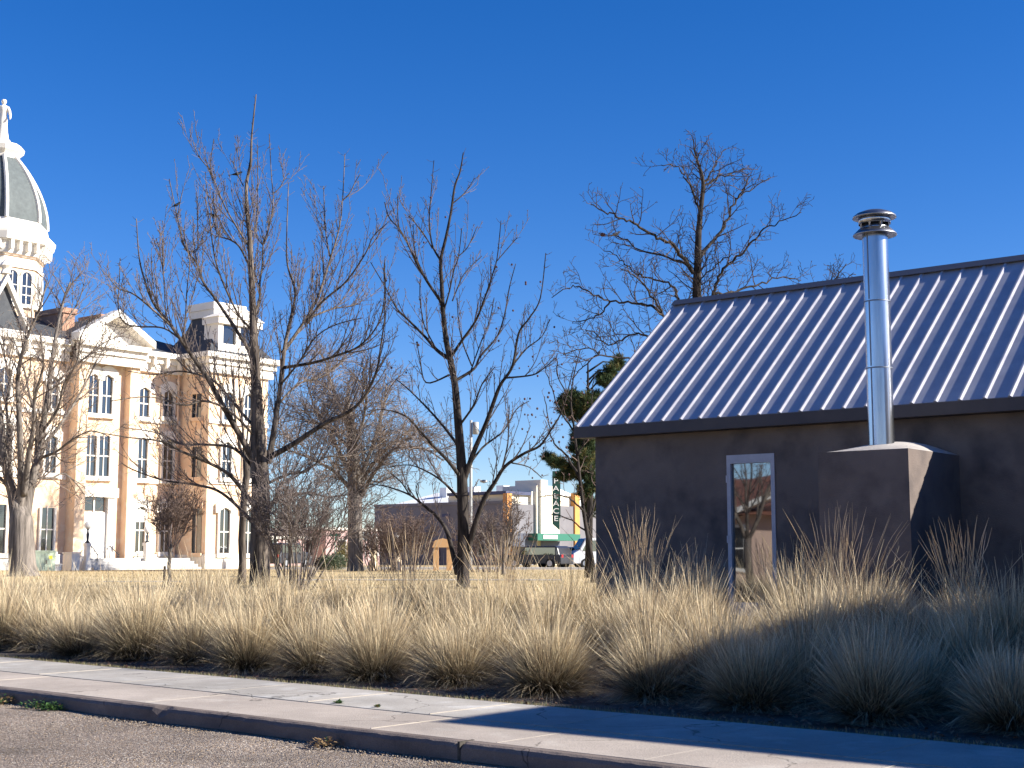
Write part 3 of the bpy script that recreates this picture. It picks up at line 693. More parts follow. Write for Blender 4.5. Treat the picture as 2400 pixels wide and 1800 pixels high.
# entrance: white door leaf, transom, surround, steps
u0, zt_ = cuv(190, 1200, VB); u1, _ = cuv(246, 1200, VB); zb_ = 0.75
d_ = MB(); d_.box(cw(u0, VB + .003, zb_), EU * (u1 - u0), EV * .12, ZV(zt_ - zb_))
for x_ in (.12, .56): d_.box(cw(u0 + (u1 - u0) * x_, VB + .12, zb_ + .3), EU * (u1 - u0) * .32, EV * .05, ZV(zt_ - zb_ - .7))
dd = d_.build('entrance_door', M['white'], ch, CR)
zz1 = cuv(218, 1165, VB)[1]
t_ = MB(); t_.box(cw(u0 + .1, VB + .002, zt_ + .1), EU * (u1 - u0 - .2), EV * .03, ZV(zz1 - zt_ - .1)); t_.build('pane', M['winglass'], dd, CR)
s_ = MB(); s_.box(cw(u0 - .5, VB + .002, zb_), EU * .49, EV * .3, ZV(zz1 - zb_)); s_.box(cw(u1 + .01, VB + .002, zb_), EU * .49, EV * .3, ZV(zz1 - zb_)); s_.box(cw(u0 - .7, VB + .002, zz1 + .003), EU * (u1 - u0 + 1.4), EV * .45, ZV(.6)); s_.box(cw((u0 + u1) / 2 - .05, VB + .04, zt_), EU * .1, EV * .05, ZV(zz1 - zt_))
s_.build('door_surround', M['cream'], ch, CR)
s_ = MB()
for i in range(4): s_.box(cw(u0 - 1.2 - i * .01, .97 + .0, -.2), EU * (u1 - u0 + 6.5), EV * (1.5 + .4 * (3 - i)), ZV(.2 + .19 * (i + 1) - .002 * i))
s_.build('steps', M['stepc'], ch, CR)
# dome drum, dome, lantern cornice and statue
ax = None
best = None
for i in range(400):
    uu = -15 + i * .05; P = cw(uu, -11, 24)
    d_ = P - CAM; X = 1200 + F * d_.x / (d_.y * cp + d_.z * sp_)
    if best is None or abs(X + 3) < best: best = abs(X + 3); ax = V((P.x, P.y, 0))
DY = ax.y
def zpx(py): return at(-3, py, DY).z
Rd = 113 / F * ax.y * 1.0
ang = math.atan2(EV.y, EV.x) + math.pi / 8
zd0 = zpx(800); zd1 = zpx(640)
def ring8(R, z): return [V((ax.x + R * math.cos(ang + k * math.pi / 4), ax.y + R * math.sin(ang + k * math.pi / 4), z)) for k in range(8)]
def oct_shell(mb, prof, m_=0, top=True):
    vs_ = []; 
    for R, z in prof: vs_ += ring8(R, z)
    fs_ = [(i * 8 + k, i * 8 + (k + 1) % 8, (i + 1) * 8 + (k + 1) % 8, (i + 1) * 8 + k) for i in range(len(prof) - 1) for k in range(8)]
    if top: fs_.append(tuple((len(prof) - 1) * 8 + k for k in range(8)))
    mb.add(vs_, fs_, m_)
zcb = zpx(567)    # cornice
zdm = zpx(530)    # foot of dome
ztp = zpx(372)    # top of dome
m = MB()
oct_shell(m, [(Rd * .93, rz - 1), (Rd * .93, zpx(618)), (Rd * .93, zpx(618)), (Rd * .98, zpx(615))], 0)
dm = m.build('dome_drum', M['peach'], ch, CR)
m = MB()
oct_shell(m, [(Rd * .97, zpx(640)), (Rd * .97, zpx(632)), (Rd * .94, zpx(630)), (Rd * .94, zpx(612)), (Rd * 1.0, zpx(610)), (Rd * 1.02, zpx(600)), (Rd * 1.02, zpx(583)), (Rd * 1.15, zpx(581)), (Rd * 1.19, zpx(566)), (Rd * 1.19, zpx(561)), (Rd * 1.04, zpx(548)), (Rd * 1.0, zdm), (Rd * .9, zdm)], 0)
for k in range(8):
    a1 = V((math.cos(ang + k * math.pi / 4), math.sin(ang + k * math.pi / 4), 0)); a2 = V((math.cos(ang + (k + 1) * math.pi / 4), math.sin(ang + (k + 1) * math.pi / 4), 0))
    for t_ in (.12, .37, .63, .88):
        dmid = (a1 * (1 - t_) + a2 * t_); nrm = (a1 + a2).normalized(); tan = (a2 - a1).normalized()
        b = V((ax.x, ax.y, zpx(603))) + dmid * Rd * 1.01
        m.box(b - tan * .11, tan * .22, nrm * .42, ZV(zpx(583) - zpx(603)))
m.build('dome_cornice', M['cream'], dm, CR)
dome = MB(); ribs = MB(); prof = []
for i in range(13):
    t_ = i / 12; z = zdm + (ztp - zdm) * t_
    R = Rd * (.32 + .67 * math.cos(t_ * math.pi / 2) ** .82) if t_ < 1 else Rd * .34
    prof.append((R, z))
oct_shell(dome, prof)
for k in range(8):
    pts = []
    for R, z in prof:
        a_ = ang + k * math.pi / 4; pts.append(V((ax.x + (R + .03) * math.cos(a_), ax.y + (R + .03) * math.sin(a_), z)))
    ribs.tube(pts, .15, 6)
dob = dome.build('dome', M['domeslate'], ch, CR); ribs.build('dome_rib', M['cream'], dob, CR)
m = MB()
oct_shell(m, [(Rd * .36, zpx(378)), (Rd * .37, zpx(366)), (Rd * .45, zpx(358)), (Rd * .47, zpx(348)), (Rd * .36, zpx(340)), (Rd * .30, zpx(338)), (Rd * .17, zpx(336)), (Rd * .17, zpx(329))])
m.build('dome_crown', M['cream'], ch, CR)
# drum windows, two to a face on the faces seen
for k in range(8):
    a1 = V((math.cos(ang + k * math.pi / 4), math.sin(ang + k * math.pi / 4), 0)); a2 = V((math.cos(ang + (k + 1) * math.pi / 4), math.sin(ang + (k + 1) * math.pi / 4), 0))
    nrm = (a1 + a2).normalized(); tan = (a2 - a1).normalized()
    if nrm.y > .3: continue
    for t_ in (.27, .73):
        b = V((ax.x, ax.y, 0)) + (a1 * (1 - t_) + a2 * t_) * (Rd * .93) + nrm * .02
        f_ = MB(); hw = .36; zz0, zz2 = zpx(745), zpx(655 - 10)
        zb0, zb1 = zpx(722), zpx(660)
        f_.box(b - tan * (hw + .15) + ZV(zb0 - .25), tan * (2 * hw + .3), nrm * .2, ZV(.25))
        for s2 in (-1, 1): f_.box(b + tan * (s2 * (hw + .07) - .07) + ZV(zb0), tan * .14, nrm * .12, ZV(zb1 - zb0))
        f_.tube([b + nrm * .06 + tan * (hw + .07) * math.cos(x) + ZV(zb1 + (hw + .07) * math.sin(x)) for x in [math.pi * q / 8 for q in range(9)]], .08, 6)
        f_.box(b - tan * .03 + nrm * .05 + ZV(zb0), tan * .06, nrm * .03, ZV(zb1 - zb0 + .3)); 
        for zf in (.33, .66): f_.box(b - tan * hw + nrm * .05 + ZV(zb0 + (zb1 - zb0) * zf), tan * (2 * hw), nrm * .028, ZV(.06))
        wn_ = f_.build('window', M['cream'], ch, CR)
        p_ = MB(); p_.prism([b - tan * hw + ZV(zb0), b + tan * hw + ZV(zb0)] + [b + tan * hw * math.cos(x) + ZV(zb1 + hw * math.sin(x)) for x in [math.pi * q / 6 for q in range(7)]], nrm * .045); p_.build('pane', M['winglass'], wn_, CR)
# statue: robed standing figure
m = MB(); zs = zpx(329); hs = zpx(233) - zs; c = V((ax.x, ax.y, zs))
m.lathe(c, [(.46, 0), (.44, .15), (.36, hs * .2), (.30, hs * .38), (.31, hs * .5), (.24, hs * .6), (.27, hs * .7), (.33, hs * .78), (.27, hs * .835), (.11, hs * .86), (.10, hs * .885), (.15, hs * .90), (.19, hs * .94), (.18, hs * .975), (.10, hs * .998), (.01, hs)], 14, 0, 1.0, .72)
m.tube([c + V((.28, 0, hs * .80)), c + V((.42, -.03, hs * .70)), c + V((.50, -.06, hs * .60)), c + V((.56, -.22, hs * .52)), c + V((.56, -.26, hs * .49))], [.13, .12, .095, .075, .05], 8)
m.tube([c + V((-.28, 0, hs * .80)), c + V((-.46, -.08, hs * .86)), c + V((-.60, -.18, hs * 1.0)), c + V((-.62, -.22, hs * 1.1))], [.13, .11, .085, .05], 8)
m.build('statue', M['cream'], ch, CR, True)

# lamps, railings, cabinet, gate pillars
M['darkiron'] = mat('dark_iron', (0.035, 0.04, 0.05), 0.5)
M['globe'] = mat('white_globe', (0.75, 0.75, 0.72), 0.3)
def gpt(px, py, Y):
    P = at(px, py, Y); return P
def pillar_lamp(px, Y, top_py, label, wpx=16, globe_py=None, base_z=.62, cm='cream', group=None):
    P = at(px, 1300, Y); r_ = V((P.x, P.y, base_z)); o = thing('pillar_lamp', r_, label, 'lamp', group)
    zt_ = at(px, top_py, Y).z; hw = wpx / 2 / F * Y
    m = MB(); m.box(V((P.x, P.y, base_z - .1)) - EU * hw * 1.5 - EV * hw * 1.5, EU * hw * 3, EV * hw * 3, ZV(.75))
    m.box(V((P.x, P.y, base_z + .652)) - EU * hw - EV * hw, EU * hw * 2, EV * hw * 2, ZV(zt_ - base_z - .85)); m.box(V((P.x, P.y, zt_ - .197)) - EU * hw * 1.3 - EV * hw * 1.3, EU * hw * 2.6, EV * hw * 2.6, ZV(.2))
    m.build('pillar', M[cm], o, r_)
    m = MB(); c_ = V((P.x, P.y, zt_)); gz_ = at(px, globe_py, Y).z - zt_
    m.lathe(c_, [(.16, 0), (.15, .08), (.07, .14), (.10, .5 * gz_), (.06, .62 * gz_), (.05, gz_ - .3), (.12, gz_ - .2)], 12); m.build('lamp_post', M['darkiron'], o, r_, True)
    m = MB(); m.lathe(c_ + ZV(gz_), [(.02, -.24)] + [(.24 * math.cos(a), .24 * math.sin(a)) for a in [-1.2 + q * .3 for q in range(9)]] + [(.01, .24)], 14); m.build('globe', M['globe'], o, r_, True)
    return o
pillar_lamp(204, 86.5, 1273, 'globe lamp on white pillar left of the courthouse steps', 10, 1231)
pillar_lamp(344, 91, 1272, 'globe lamp on white pillar right of the courthouse steps', 12, 1241)
M['tx'] = mat('cabinet_green', (0.42, 0.50, 0.38), 0.6, (0.36, 0.43, 0.33), 2, 4)
P = at(93, 1337, 84); r_ = V((P.x, P.y, .62)); o = thing('utility_cabinet', r_, 'pale green transformer cabinet beside the leftmost thick tree trunk', 'cabinet')
m = MB(); m.box(r_ - EU * .7 - EV * .4, EU * 1.4, EV * .9, ZV(1.15)); m.box(r_ - EU * .75 - EV * .45 + ZV(1.153), EU * 1.5, EV * 1.0, ZV(.07)); b_ = m.build('cabinet_body', M['tx'], o, r_)
m = MB(); m.box(r_ - EU * .02 + EV * .503 + ZV(.1), EU * .02, EV * .006, ZV(.95)); m.box(r_ + EU * .06 + EV * .503 + ZV(.45), EU * .05, EV * .03, ZV(.2)); m.build('handle', M['darkiron'], b_, r_)
m = MB(); m.box(r_ + EU * .25 + EV * .503 + ZV(.72), EU * .24, EV * .006, ZV(.2)); m.build('warning_sticker', mat('sticker_yellow', (.75, .62, .05), .6), b_, r_)
def block(px, py, Y, w_, d_, h_, name, label, cat, m_):
    P = at(px, py, Y); r_ = V((P.x, P.y, .62)); mb = MB(); mb.box(r_ - EU * w_ / 2 - EV * d_ / 2 - ZV(.1), EU * w_, EV * d_, ZV(h_ + .1)); mb.box(r_ - EU * (w_ / 2 + .05) - EV * (d_ / 2 + .05) + ZV(h_ + .003), EU * (w_ + .1), EV * (d_ + .1), ZV(.08))
    return tag(mb.build(name, m_, None, r_), label, cat)
block(166, 1335, 86, .55, .95, 1.05, 'stone_post', 'squat white post with brown shaded side left of the lamp pillar', 'post', M['cream'])
block(186, 1335, 87.5, .45, .7, .85, 'stone_post', 'smaller pale post just left of the pillar lamp by the steps', 'post', M['cream'])
block(122, 1336, 84.5, .9, .5, .35, 'stone_bench', 'low white stone bench in front of the courthouse wall', 'bench', M['cream'])
for i, (xa, xb, Y) in enumerate(((212, 227, 89), (256, 276, 91), (303, 322, 93))):
    Pa = at(xa, 1335, Y); Pb = at(xb, 1335, Y - .8)
    m = MB(); za, zb = 2.15, 1.62
    A_ = V((Pa.x, Pa.y, .62)); B_ = V((Pb.x, Pb.y, .62))
    m.tube([V((A_.x, A_.y, .6)), V((A_.x, A_.y, za))], .03, 6); m.tube([V((B_.x, B_.y, .6)), V((B_.x, B_.y, zb))], .03, 6)
    m.tube([V((A_.x, A_.y, za)) + (A_ - B_) * .15, V((A_.x, A_.y, za)), V((B_.x, B_.y, zb)), V((B_.x, B_.y, zb)) - (A_ - B_) * .1], .03, 6)
    tag(m.build('handrail', M['darkiron'], None, A_), ('thin dark handrail at the left end of the courthouse steps', 'thin dark handrail in the middle of the courthouse steps', 'thin dark handrail at the right end of the courthouse steps')[i], 'handrail', 'handrails at the courthouse steps')
M['gatep'] = mat('gate_pillar', (0.74, 0.62, 0.46), 0.9, (0.70, 0.57, 0.42), 2, 4)
pillar_lamp(876, 84, 1272, 'tall cream gate pillar with globe beside the yield sign', 10, 1258, cm='gatep', group='cream gate pillars with globes')
pillar_lamp(931, 86, 1272, 'tall cream gate pillar with globe behind the brown shrub', 10, 1257, cm='gatep', group='cream gate pillars with globes')

# ------------------------------------------------------------------ far side: street, buildings, signs
def quad(name, pts, m_, label, kind='structure'):
    mb = MB(); mb.add([V(p) for p in pts], [(0, 1, 2, 3)]); return tag(mb.build(name, m_), label, kind=kind)
M['farroad'] = mat('side_street', (0.20, 0.185, 0.17), 0.9, (0.26, 0.24, 0.22), 1, 5)
gzf = .665
def X_at(px, Y): return at(px, 1300, Y).x
quad('side_street', [(X_at(640, 92), 92, gzf + .02), (120, 92, gzf + .02), (140, 106, gzf + .02), (X_at(600, 106), 106, gzf + .02)], M['farroad'], 'side street beyond the lawn')
mb = MB(); mb.box((X_at(640, 91), 90.2, gzf - .1), V((150, 0, 0)), V((0, 1.78, 0)), ZV(.22)); tag(mb.build('side_pavement', M['stepc']), 'pale pavement along the side street', kind='structure')
mb = MB(); mb.box((X_at(690, 53), 52, gzf - .1), V((10, 0, 0)), V((0, 1.3, 0)), ZV(.125)); mb.box((X_at(250, 50), 49.0, gzf - .1), V((3.9, 0, 0)), V((0, 0.8, 0)), ZV(.122)); tag(mb.build('lawn_path', M['pave_back']), 'narrow path crossing the dry lawn', kind='structure')
M['greywall'] = mat('grey_wall', (0.19, 0.185, 0.20), 0.9, (0.155, 0.15, 0.165), .5, 5)
M['whiteroof'] = mat('white_metal_roof', (0.78, 0.79, 0.80), 0.6, (0.70, 0.71, 0.72), .6, 4)
M['bluetrim'] = mat('dark_blue_trim', (0.06, 0.07, 0.13), 0.6)
P1_ = at(1188, 1180, 125.4); P0_ = on_plane(878, 1190, P1_, NB); P0_.z = P1_.z
r_ = V((P0_.x, P0_.y, gzf)); L_ = (P1_ - P0_).dot(EB); hz = P0_.z
o = thing('store_building', r_, 'long grey flat fronted building with white metal roof behind the middle bare tree', 'building')
mb = MB(); mb.box(r_ - ZV(.3), EB * L_, -NB * 17, ZV(hz - gzf + .3)); mb.box(V((r_.x, r_.y, hz + .003)) + NB * .1, EB * L_, -NB * .4, ZV(.25)); mb.build('wall', M['greywall'], o, r_)
rt = at(1000, 1163, 136).z
mb = MB(); b0 = V((r_.x, r_.y, hz + .1)); mb.prism([b0 - NB * 1.5, b0 - NB * 9 + ZV(rt - hz + .5), b0 - NB * 16], EB * L_ * .94)
for i in range(4): mb.box(b0 - NB * (6) + EB * (3 + i * L_ * .22) + ZV(.7), EB * .9, -NB * .9, ZV(1.2))
mb.build('roof', M['whiteroof'], o, r_)
for px in (998, 1045):
    c_ = on_plane(px, 1208, P0_, NB); mb = MB(); mb.box(c_ - EB * .45 + NB * .004 - ZV(.14), EB * .9, NB * .04, ZV(.28)); mb.build('vent', M['bluetrim'], o, r_)
for px in (905, 950, 1015, 1075, 1130, 1165):
    c_ = on_plane(px, 1290, P0_, NB); mb = MB(); mb.box(V((c_.x, c_.y, gzf + .4)) - EB * .9 + NB * .004, EB * 1.8, NB * .05, ZV(1.9)); wn_ = mb.build('window', M['bluetrim'], o, r_)
    mb = MB(); mb.box(V((c_.x, c_.y, gzf + .5)) - EB * .8 + NB * .056, EB * 1.6, NB * .01, ZV(1.7)); mb.build('pane', M['winglass'], wn_, r_)
# pink buildings behind the many-stemmed shrub
M['mauve'] = mat('mauve_wall', (0.42, 0.29, 0.28), 0.9, (0.36, 0.25, 0.245), 1, 5)
for (pxa, pxb, pyt, Y, nm, lb) in ((596, 742, 1262, 118, 'pink_building', 'low pale pink building right of the courthouse tower'), (764, 890, 1242, 122, 'mauve_building', 'mauve stucco building behind the big old tree trunk')):
    P = at(pxa, pyt, Y); r_ = V((P.x, P.y, gzf)); o = thing(nm, r_, lb, 'building')
    P2 = on_plane(pxb, pyt, P, EV); L_ = (P2 - P).dot(EU)
    mb = MB(); mb.box(r_ - ZV(.3), EU * L_, -EV * 14, ZV(P.z - gzf + .3)); mb.build('wall', M['mauve'], o, r_)
    mb = MB(); mb.box(V((r_.x, r_.y, P.z + .003)) - EU * .15 + EV * .15, EU * (L_ + .3), -EV * 14.3, ZV(.22)); mb.build('coping', M['cream'], o, r_)
    for i in range(3):
        mb = MB(); mb.box(r_ + EU * (L_ * (.2 + .3 * i)) + EV * .003 + ZV(.8), EU * 1.1, EV * .06, ZV(1.5)); wn_ = mb.build('window', M['white'], o, r_)
        mb = MB(); mb.box(r_ + EU * (L_ * (.2 + .3 * i) + .1) + EV * .064 + ZV(.9), EU * .9, EV * .01, ZV(1.3)); mb.build('pane', M['winglass'], wn_, r_)
# theatre
M['thw'] = mat('theatre_white', (0.76, 0.72, 0.60), 0.85, (0.70, 0.65, 0.53), .7, 6)
M['tho'] = mat('theatre_orange', (0.62, 0.30, 0.09), 0.85, (0.52, 0.24, 0.08), .9, 5)
M['thg'] = mat('sign_green', (0.012, 0.05, 0.038), 0.5)
M['thg2'] = mat('marquee_green', (0.03, 0.15, 0.105), 0.5)
TP = at(1189, 1250, 126); TPR = V((TP.x, TP.y, gzf))
def tu(px, v=0): P = on_plane(px, 1250, TP + EV * v, EV); return (P - TP).dot(EU)
def tzp(px, py, v=0): return on_plane(px, py, TP + EV * v, EV).z - gzf
def tb(mb, xa, xb, ya, yb, v, th, m_=0):
    u0, u1 = tu(xa, v), tu(xb, v); xm = (xa + xb) / 2; z1 = tzp(xm, ya, v); z0 = tzp(xm, yb, v) if yb is not None else -.2
    mb.box(TPR + EU * u0 + EV * v + ZV(z0), EU * (u1 - u0), -EV * th, ZV(z1 - z0), m_)
th = thing('theatre', TPR, 'cream art deco theatre with stepped tower, orange pilasters and green marquee', 'theatre')
mb = MB(); tb(mb, 1189, 1360, 1159, None, 0, 7); tb(mb, 1246, 1259, 1152, None, .3, 3); tb(mb, 1258, 1312, 1139, None, .62, 4); tb(mb, 1268, 1284, 1125, None, .9, 3); tb(mb, 1284, 1300, 1142, None, .8, 2)
mb.build('wall', M['thw'], th, TPR)
mb = MB()
for a, b in ((1189, 1200), (1348, 1359)): tb(mb, a, b, 1156, None, .5, .49)
tb(mb, 1201, 1240, 1283, 1312, .25, .24); tb(mb, 1313, 1347, 1276, 1312, .25, .24); mb.build('pilaster', M['tho'], th, TPR)
mb = MB(); tb(mb, 1186, 1247, 1152, 1159.5, .3, 7); mb.build('roof', M['bluetrim'], th, TPR)
mb = MB(); tb(mb, 1260, 1360, 1251, 1267, 3.2, 3.0); mq = mb.build('marquee', M['thg2'], th, TPR)
mb = MB(); tb(mb, 1274, 1307, 1254, 1263, 3.26, .05); mb.build('sign_panel', M['white'], mq, TPR)
mb = MB(); tb(mb, 1202, 1259, 1250, 1281, 2.2, 2.1); mb.build('canopy', M['ridge'], th, TPR)
mb = MB(); tb(mb, 1318, 1331, 1209, 1233, .05, .04); wn_ = mb.build('window', M['winglass'], th, TPR)
mb = MB(); tb(mb, 1268, 1312, 1268, 1312, .95, .04); mb.build('entrance', M['ridge'], th, TPR)
mb = MB(); tb(mb, 1205, 1238, 1285, 1298, .31, .05); mb.build('window', M['winglass'], th, TPR)
# vertical blade sign with stacked letters; its broad side faces the square
Ps = at(1296, 1167, 121); SU = V((1, 0.12, 0)).normalized(); SN = V((SU.y, -SU.x, 0))
wS = 15.5 / F * 121; zT = at(1296, 1104, 121).z; zB = at(1296, 1228, 121).z; r_ = V((Ps.x, Ps.y, gzf))
mb = MB(); mb.box(V((Ps.x, Ps.y, zB)), SU * wS, -SN * .35, ZV(zT - zB)); mb.prism([V((Ps.x, Ps.y, zB)), V((Ps.x, Ps.y, zB)) + SU * wS, V((Ps.x, Ps.y, zB - .5)) + SU * wS], -SN * .35)
mb.box(V((Ps.x, Ps.y, zB + .5)) + SU * (wS + .002), SU * .08, -SN * .35, ZV(zT - zB - .5)); sg = mb.build('blade_sign', M['thg'], th, TPR)
for i, ch_ in enumerate('PALACE'):
    cu = bpy.data.curves.new('letter', 'FONT'); cu.body = ch_; cu.size = .82; cu.extrude = .015; cu.align_x = 'CENTER'
    to = bpy.data.objects.new('letter_tmp', cu); COL.objects.link(to)
    dg = bpy.context.evaluated_depsgraph_get(); me = bpy.data.meshes.new_from_object(to.evaluated_get(dg)); bpy.data.objects.remove(to)
    c_ = V((Ps.x, Ps.y, at(1300, 1133 + i * 17.6, 121).z)) + SU * (wS * .45) + SN * .02
    mt = Matrix((SU, V((0, 0, 1)), SN)).transposed().to_4x4()
    me.transform(Matrix.Translation(c_ - TPR) @ mt @ Matrix.Diagonal((1.0, .78, 1, 1))); me.materials.clear(); me.materials.append(M['white'])
    lo = bpy.data.objects.new('letter', me); COL.objects.link(lo); lo.parent = sg
# more roofs to the right, seen past the house corner
P = at(1361, 1200, 137); r_ = V((P.x, P.y, gzf)); o = thing('brick_shop', r_, 'pale shop building right of the theatre beside the house corner', 'building')
mb = MB(); mb.box(r_ - ZV(.2) + EU * .1, EU * 16, -EV * 18, ZV(P.z - gzf + .2)); mb.build('wall', M['mauve'], o, r_)
mb = MB(); mb.box(V((r_.x, r_.y, P.z + .003)) + EU * .05 + EV * .1, EU * 16.1, -EV * .5, ZV(.3)); mb.build('coping', M['cream'], o, r_)
# gateway with gabled top
M['ochre'] = mat('ochre_post', (0.70, 0.44, 0.22), 0.9, (0.62, 0.38, 0.19), 2, 4)
P = at(1037, 1335, 85); r_ = V((P.x, P.y, gzf)); o = thing('park_gateway', r_, 'small ochre gateway with gabled top behind the grass, left of the dark tree trunk', 'gateway')
sx = 85 / F; GX = V((1, 0, 0)); GY = V((0, 1, 0)); zt_ = at(1037, 1283, 85).z
for x in (-21.5, 9.5):
    mb = MB(); mb.box(r_ + GX * (x * sx) - ZV(.1), GX * (12.5 * sx), GY * .35, ZV(zt_ - gzf + .1)); mb.build('post', M['ochre'], o, r_)
mb = MB(); zz = zt_ - gzf; mb.prism([r_ + GX * (-24 * sx) + ZV(zz + .003) - GY * .05, r_ + GX * (24 * sx) + ZV(zz + .003) - GY * .05, r_ + GX * (18 * sx) + ZV(zz + .42) - GY * .05, r_ + ZV(zz + .55) - GY * .05, r_ + GX * (-18 * sx) + ZV(zz + .42) - GY * .05], GY * .45); mb.build('lintel', M['ochre'], o, r_)
# signs and poles
M['galv'] = mat('grey_pole', (0.34, 0.35, 0.35), 0.6)
def pole(name, px, Y, pyt, rad, label, cat, base=gzf, m_='galv'):
    P = at(px, 1300, Y); zt_ = at(px, pyt, Y).z; r_ = V((P.x, P.y, base)); o = thing(name, r_, label, cat)
    mb = MB(); mb.tube([r_ - ZV(.1), V((P.x, P.y, zt_))], [rad, rad * .8], 10); mb.build('pole', M[m_], o, r_, True); return o, r_, zt_
o, r_, zt_ = pole('yield_sign', 856, 88, 1244, .035, 'pale three cornered road sign seen from behind beside the old tree trunk', 'sign')
zt2 = at(856, 1246, 88).z; c_ = V((r_.x, r_.y, zt2)); mb = MB(); mb.prism([c_ + V((-.42, -.06, 0)), c_ + V((.42, -.06, 0)), c_ + V((0, -.06, -.72))], V((0, .02, 0))); mb.build('sign_plate', mat('sign_back', (.55, .62, .62), .5), o, r_)
o, r_, zt_ = pole('street_name_post', 785, 90, 1256, .035, 'thin green post left of the old tree trunk', 'post', m_='thg2')
mb = MB(); mb.box(V((r_.x - .35, r_.y - .03, zt_ - .02)), V((.7, 0, 0)), V((0, .03, 0)), ZV(.16)); mb.build('sign_plate', M['thg2'], o, r_)
o, r_, zt_ = pole('street_lamp', 1103, 92, 985, .11, 'tall grey pole with curved lamp arm just right of the dark tree trunk', 'street lamp')
a0 = V((r_.x, r_.y, at(1103, 1160, 92).z)); tip = at(1134, 1128, 92)
mb = MB(); mb.tube([a0, a0 + V((.25, 0, .55)), V((tip.x - .35, tip.y, tip.z + .12)), tip], [.04] * 4, 6); am = mb.build('lamp_arm', M['galv'], o, r_, True)
mb = MB(); mb.lathe(tip, [(.02, .1), (.14, .06), (.2, -.04), (.02, -.12)], 12, 0, 1.4, .8); mb.build('lamp_head', M['steeldark'], am, r_, True)
mb = MB(); zb_ = at(1103, 1000, 92).z; mb.lathe(V((r_.x + .3, r_.y, zb_)), [(.01, -.5), (.2, -.5), (.2, .3), (.01, .3)], 12); mb.build('transformer', M['galv'], o, r_, True)
# fence stake by the little tree is added with the trees

# ------------------------------------------------------------------ cars
M['tyre'] = mat('tyre_rubber', (0.02, 0.02, 0.02), 0.9); M['carglass'] = glass('car_glass', (0.01, 0.012, 0.014), .25); M['rim'] = mat('wheel_rim', (.5, .5, .5), .4, metal=.7)
def car(px, Y, paint, label, L_=4.6, H_=1.7, W_=1.85, ang=0.0, kind='suv', name='parked_car'):
    P = at(px, 1320, Y); r_ = V((P.x, P.y, gzf + .02)); o = thing(name, r_, label, 'car')
    du = V((math.cos(ang), math.sin(ang), 0)); dv = V((-du.y, du.x, 0))
    if kind == 'suv': prof = [(-.5, .28), (-.5, .78), (-.47, .60 * H_), (-.44, .93 * H_), (-.40, H_), (.12, H_), (.24, .66 * H_), (.46, .58 * H_), (.5, .45), (.5, .28)]; win = [(-.45, .60 * H_), (-.42, .92 * H_), (.105, .93 * H_), (.20, .62 * H_)]
    elif kind == 'van': prof = [(-.5, .3), (-.5, .95 * H_), (-.48, H_), (.30, H_), (.40, .60 * H_), (.49, .48 * H_), (.5, .3)]; win = [(.12, .55 * H_), (.12, .92 * H_), (.28, .92 * H_), (.36, .56 * H_)]
    else: prof = [(-.5, .28), (-.5, .70), (-.40, .62 * H_), (-.28, .70 * H_), (-.20, .98 * H_), (.06, H_), (.22, .66 * H_), (.45, .56 * H_), (.5, .45), (.5, .28)]; win = [(-.26, .68 * H_), (-.18, .93 * H_), (.05, .94 * H_), (.18, .66 * H_)]
    def q(x, z, y): return r_ + du * (x * L_) + dv * y + ZV(z)
    mb = MB(); mb.prism([q(x, z, -W_ / 2) for x, z in prof], dv * W_); bd_ = mb.build('body', paint, o, r_)
    bv = bd_.modifiers.new('b', 'BEVEL'); bv.width = .07; bv.segments = 2
    for s_ in (-1, 1):
        mb = MB(); mb.prism([q(x, z, s_ * (W_ / 2 + .003)) for x, z in win], dv * (-s_ * .02)); mb.build('window', M['carglass'], o, r_)
    xb = prof[5 if kind != 'van' else 3]; xc = prof[6 if kind != 'van' else 4]
    mb = MB(); a_, b_ = V((xb[0], 0, xb[1] - .04)), V((xc[0], 0, xc[1] + .03)); mb.add([q(a_.x + .012, a_.z, -W_ * .42), q(a_.x + .012, a_.z, W_ * .42), q(b_.x + .006, b_.z + .01, W_ * .44), q(b_.x + .006, b_.z + .01, -W_ * .44)], [(0, 1, 2, 3)]); mb.build('windscreen', M['carglass'], o, r_)
    for sx_ in (-.31, .31):
        for s_ in (-1, 1):
            c_ = q(sx_, .33, s_ * (W_ / 2 - .1)); mb = MB(); mb.tube([c_ - dv * .12, c_ + dv * .12], .33, 16); wh = mb.build('wheel', M['tyre'], o, r_)
            mb = MB(); mb.tube([c_ + dv * (s_ * .115), c_ + dv * (s_ * .13)], .2, 12); mb.build('rim', M['rim'], wh, r_)
    for s_ in (-.7, .7):
        mb = MB(); c_ = q(.5, .62, s_); mb.box(c_ - dv * .15 - du * .02, dv * .3, du * .035, ZV(.14)); mb.build('headlight', M['white'], o, r_)
        mb = MB(); c_ = q(-.5, .72, s_); mb.box(c_ - dv * .12 - du * .02, dv * .24, du * .035, ZV(.2)); mb.build('tail_light', mat('tail_red', (.35, .02, .02), .4), o, r_)
    return o
pw = mat('white_paint', (.75, .75, .75), .35, spec=.5); pk = mat('black_paint', (.03, .03, .035), .3, spec=.5); ps_ = mat('silver_paint', (.35, .36, .38), .35, metal=.5)
car(1414, 98, pw, 'white van parked beside the corner of the brown house', 4.9, 2.05, 1.95, 3.35, 'van', 'parked_van')
car(1262, 97, pk, 'black car parked in front of the theatre marquee', 4.5, 1.5, 1.8, 2.6, 'suv')
car(1320, 99, ps_, 'silver car parked between the black car and the white van', 4.4, 1.45, 1.8, .9, 'sedan')
car(668, 103, pk, 'black car seen through the stems of the many stemmed shrub', 4.6, 1.75, 1.85, 1.2, 'suv')

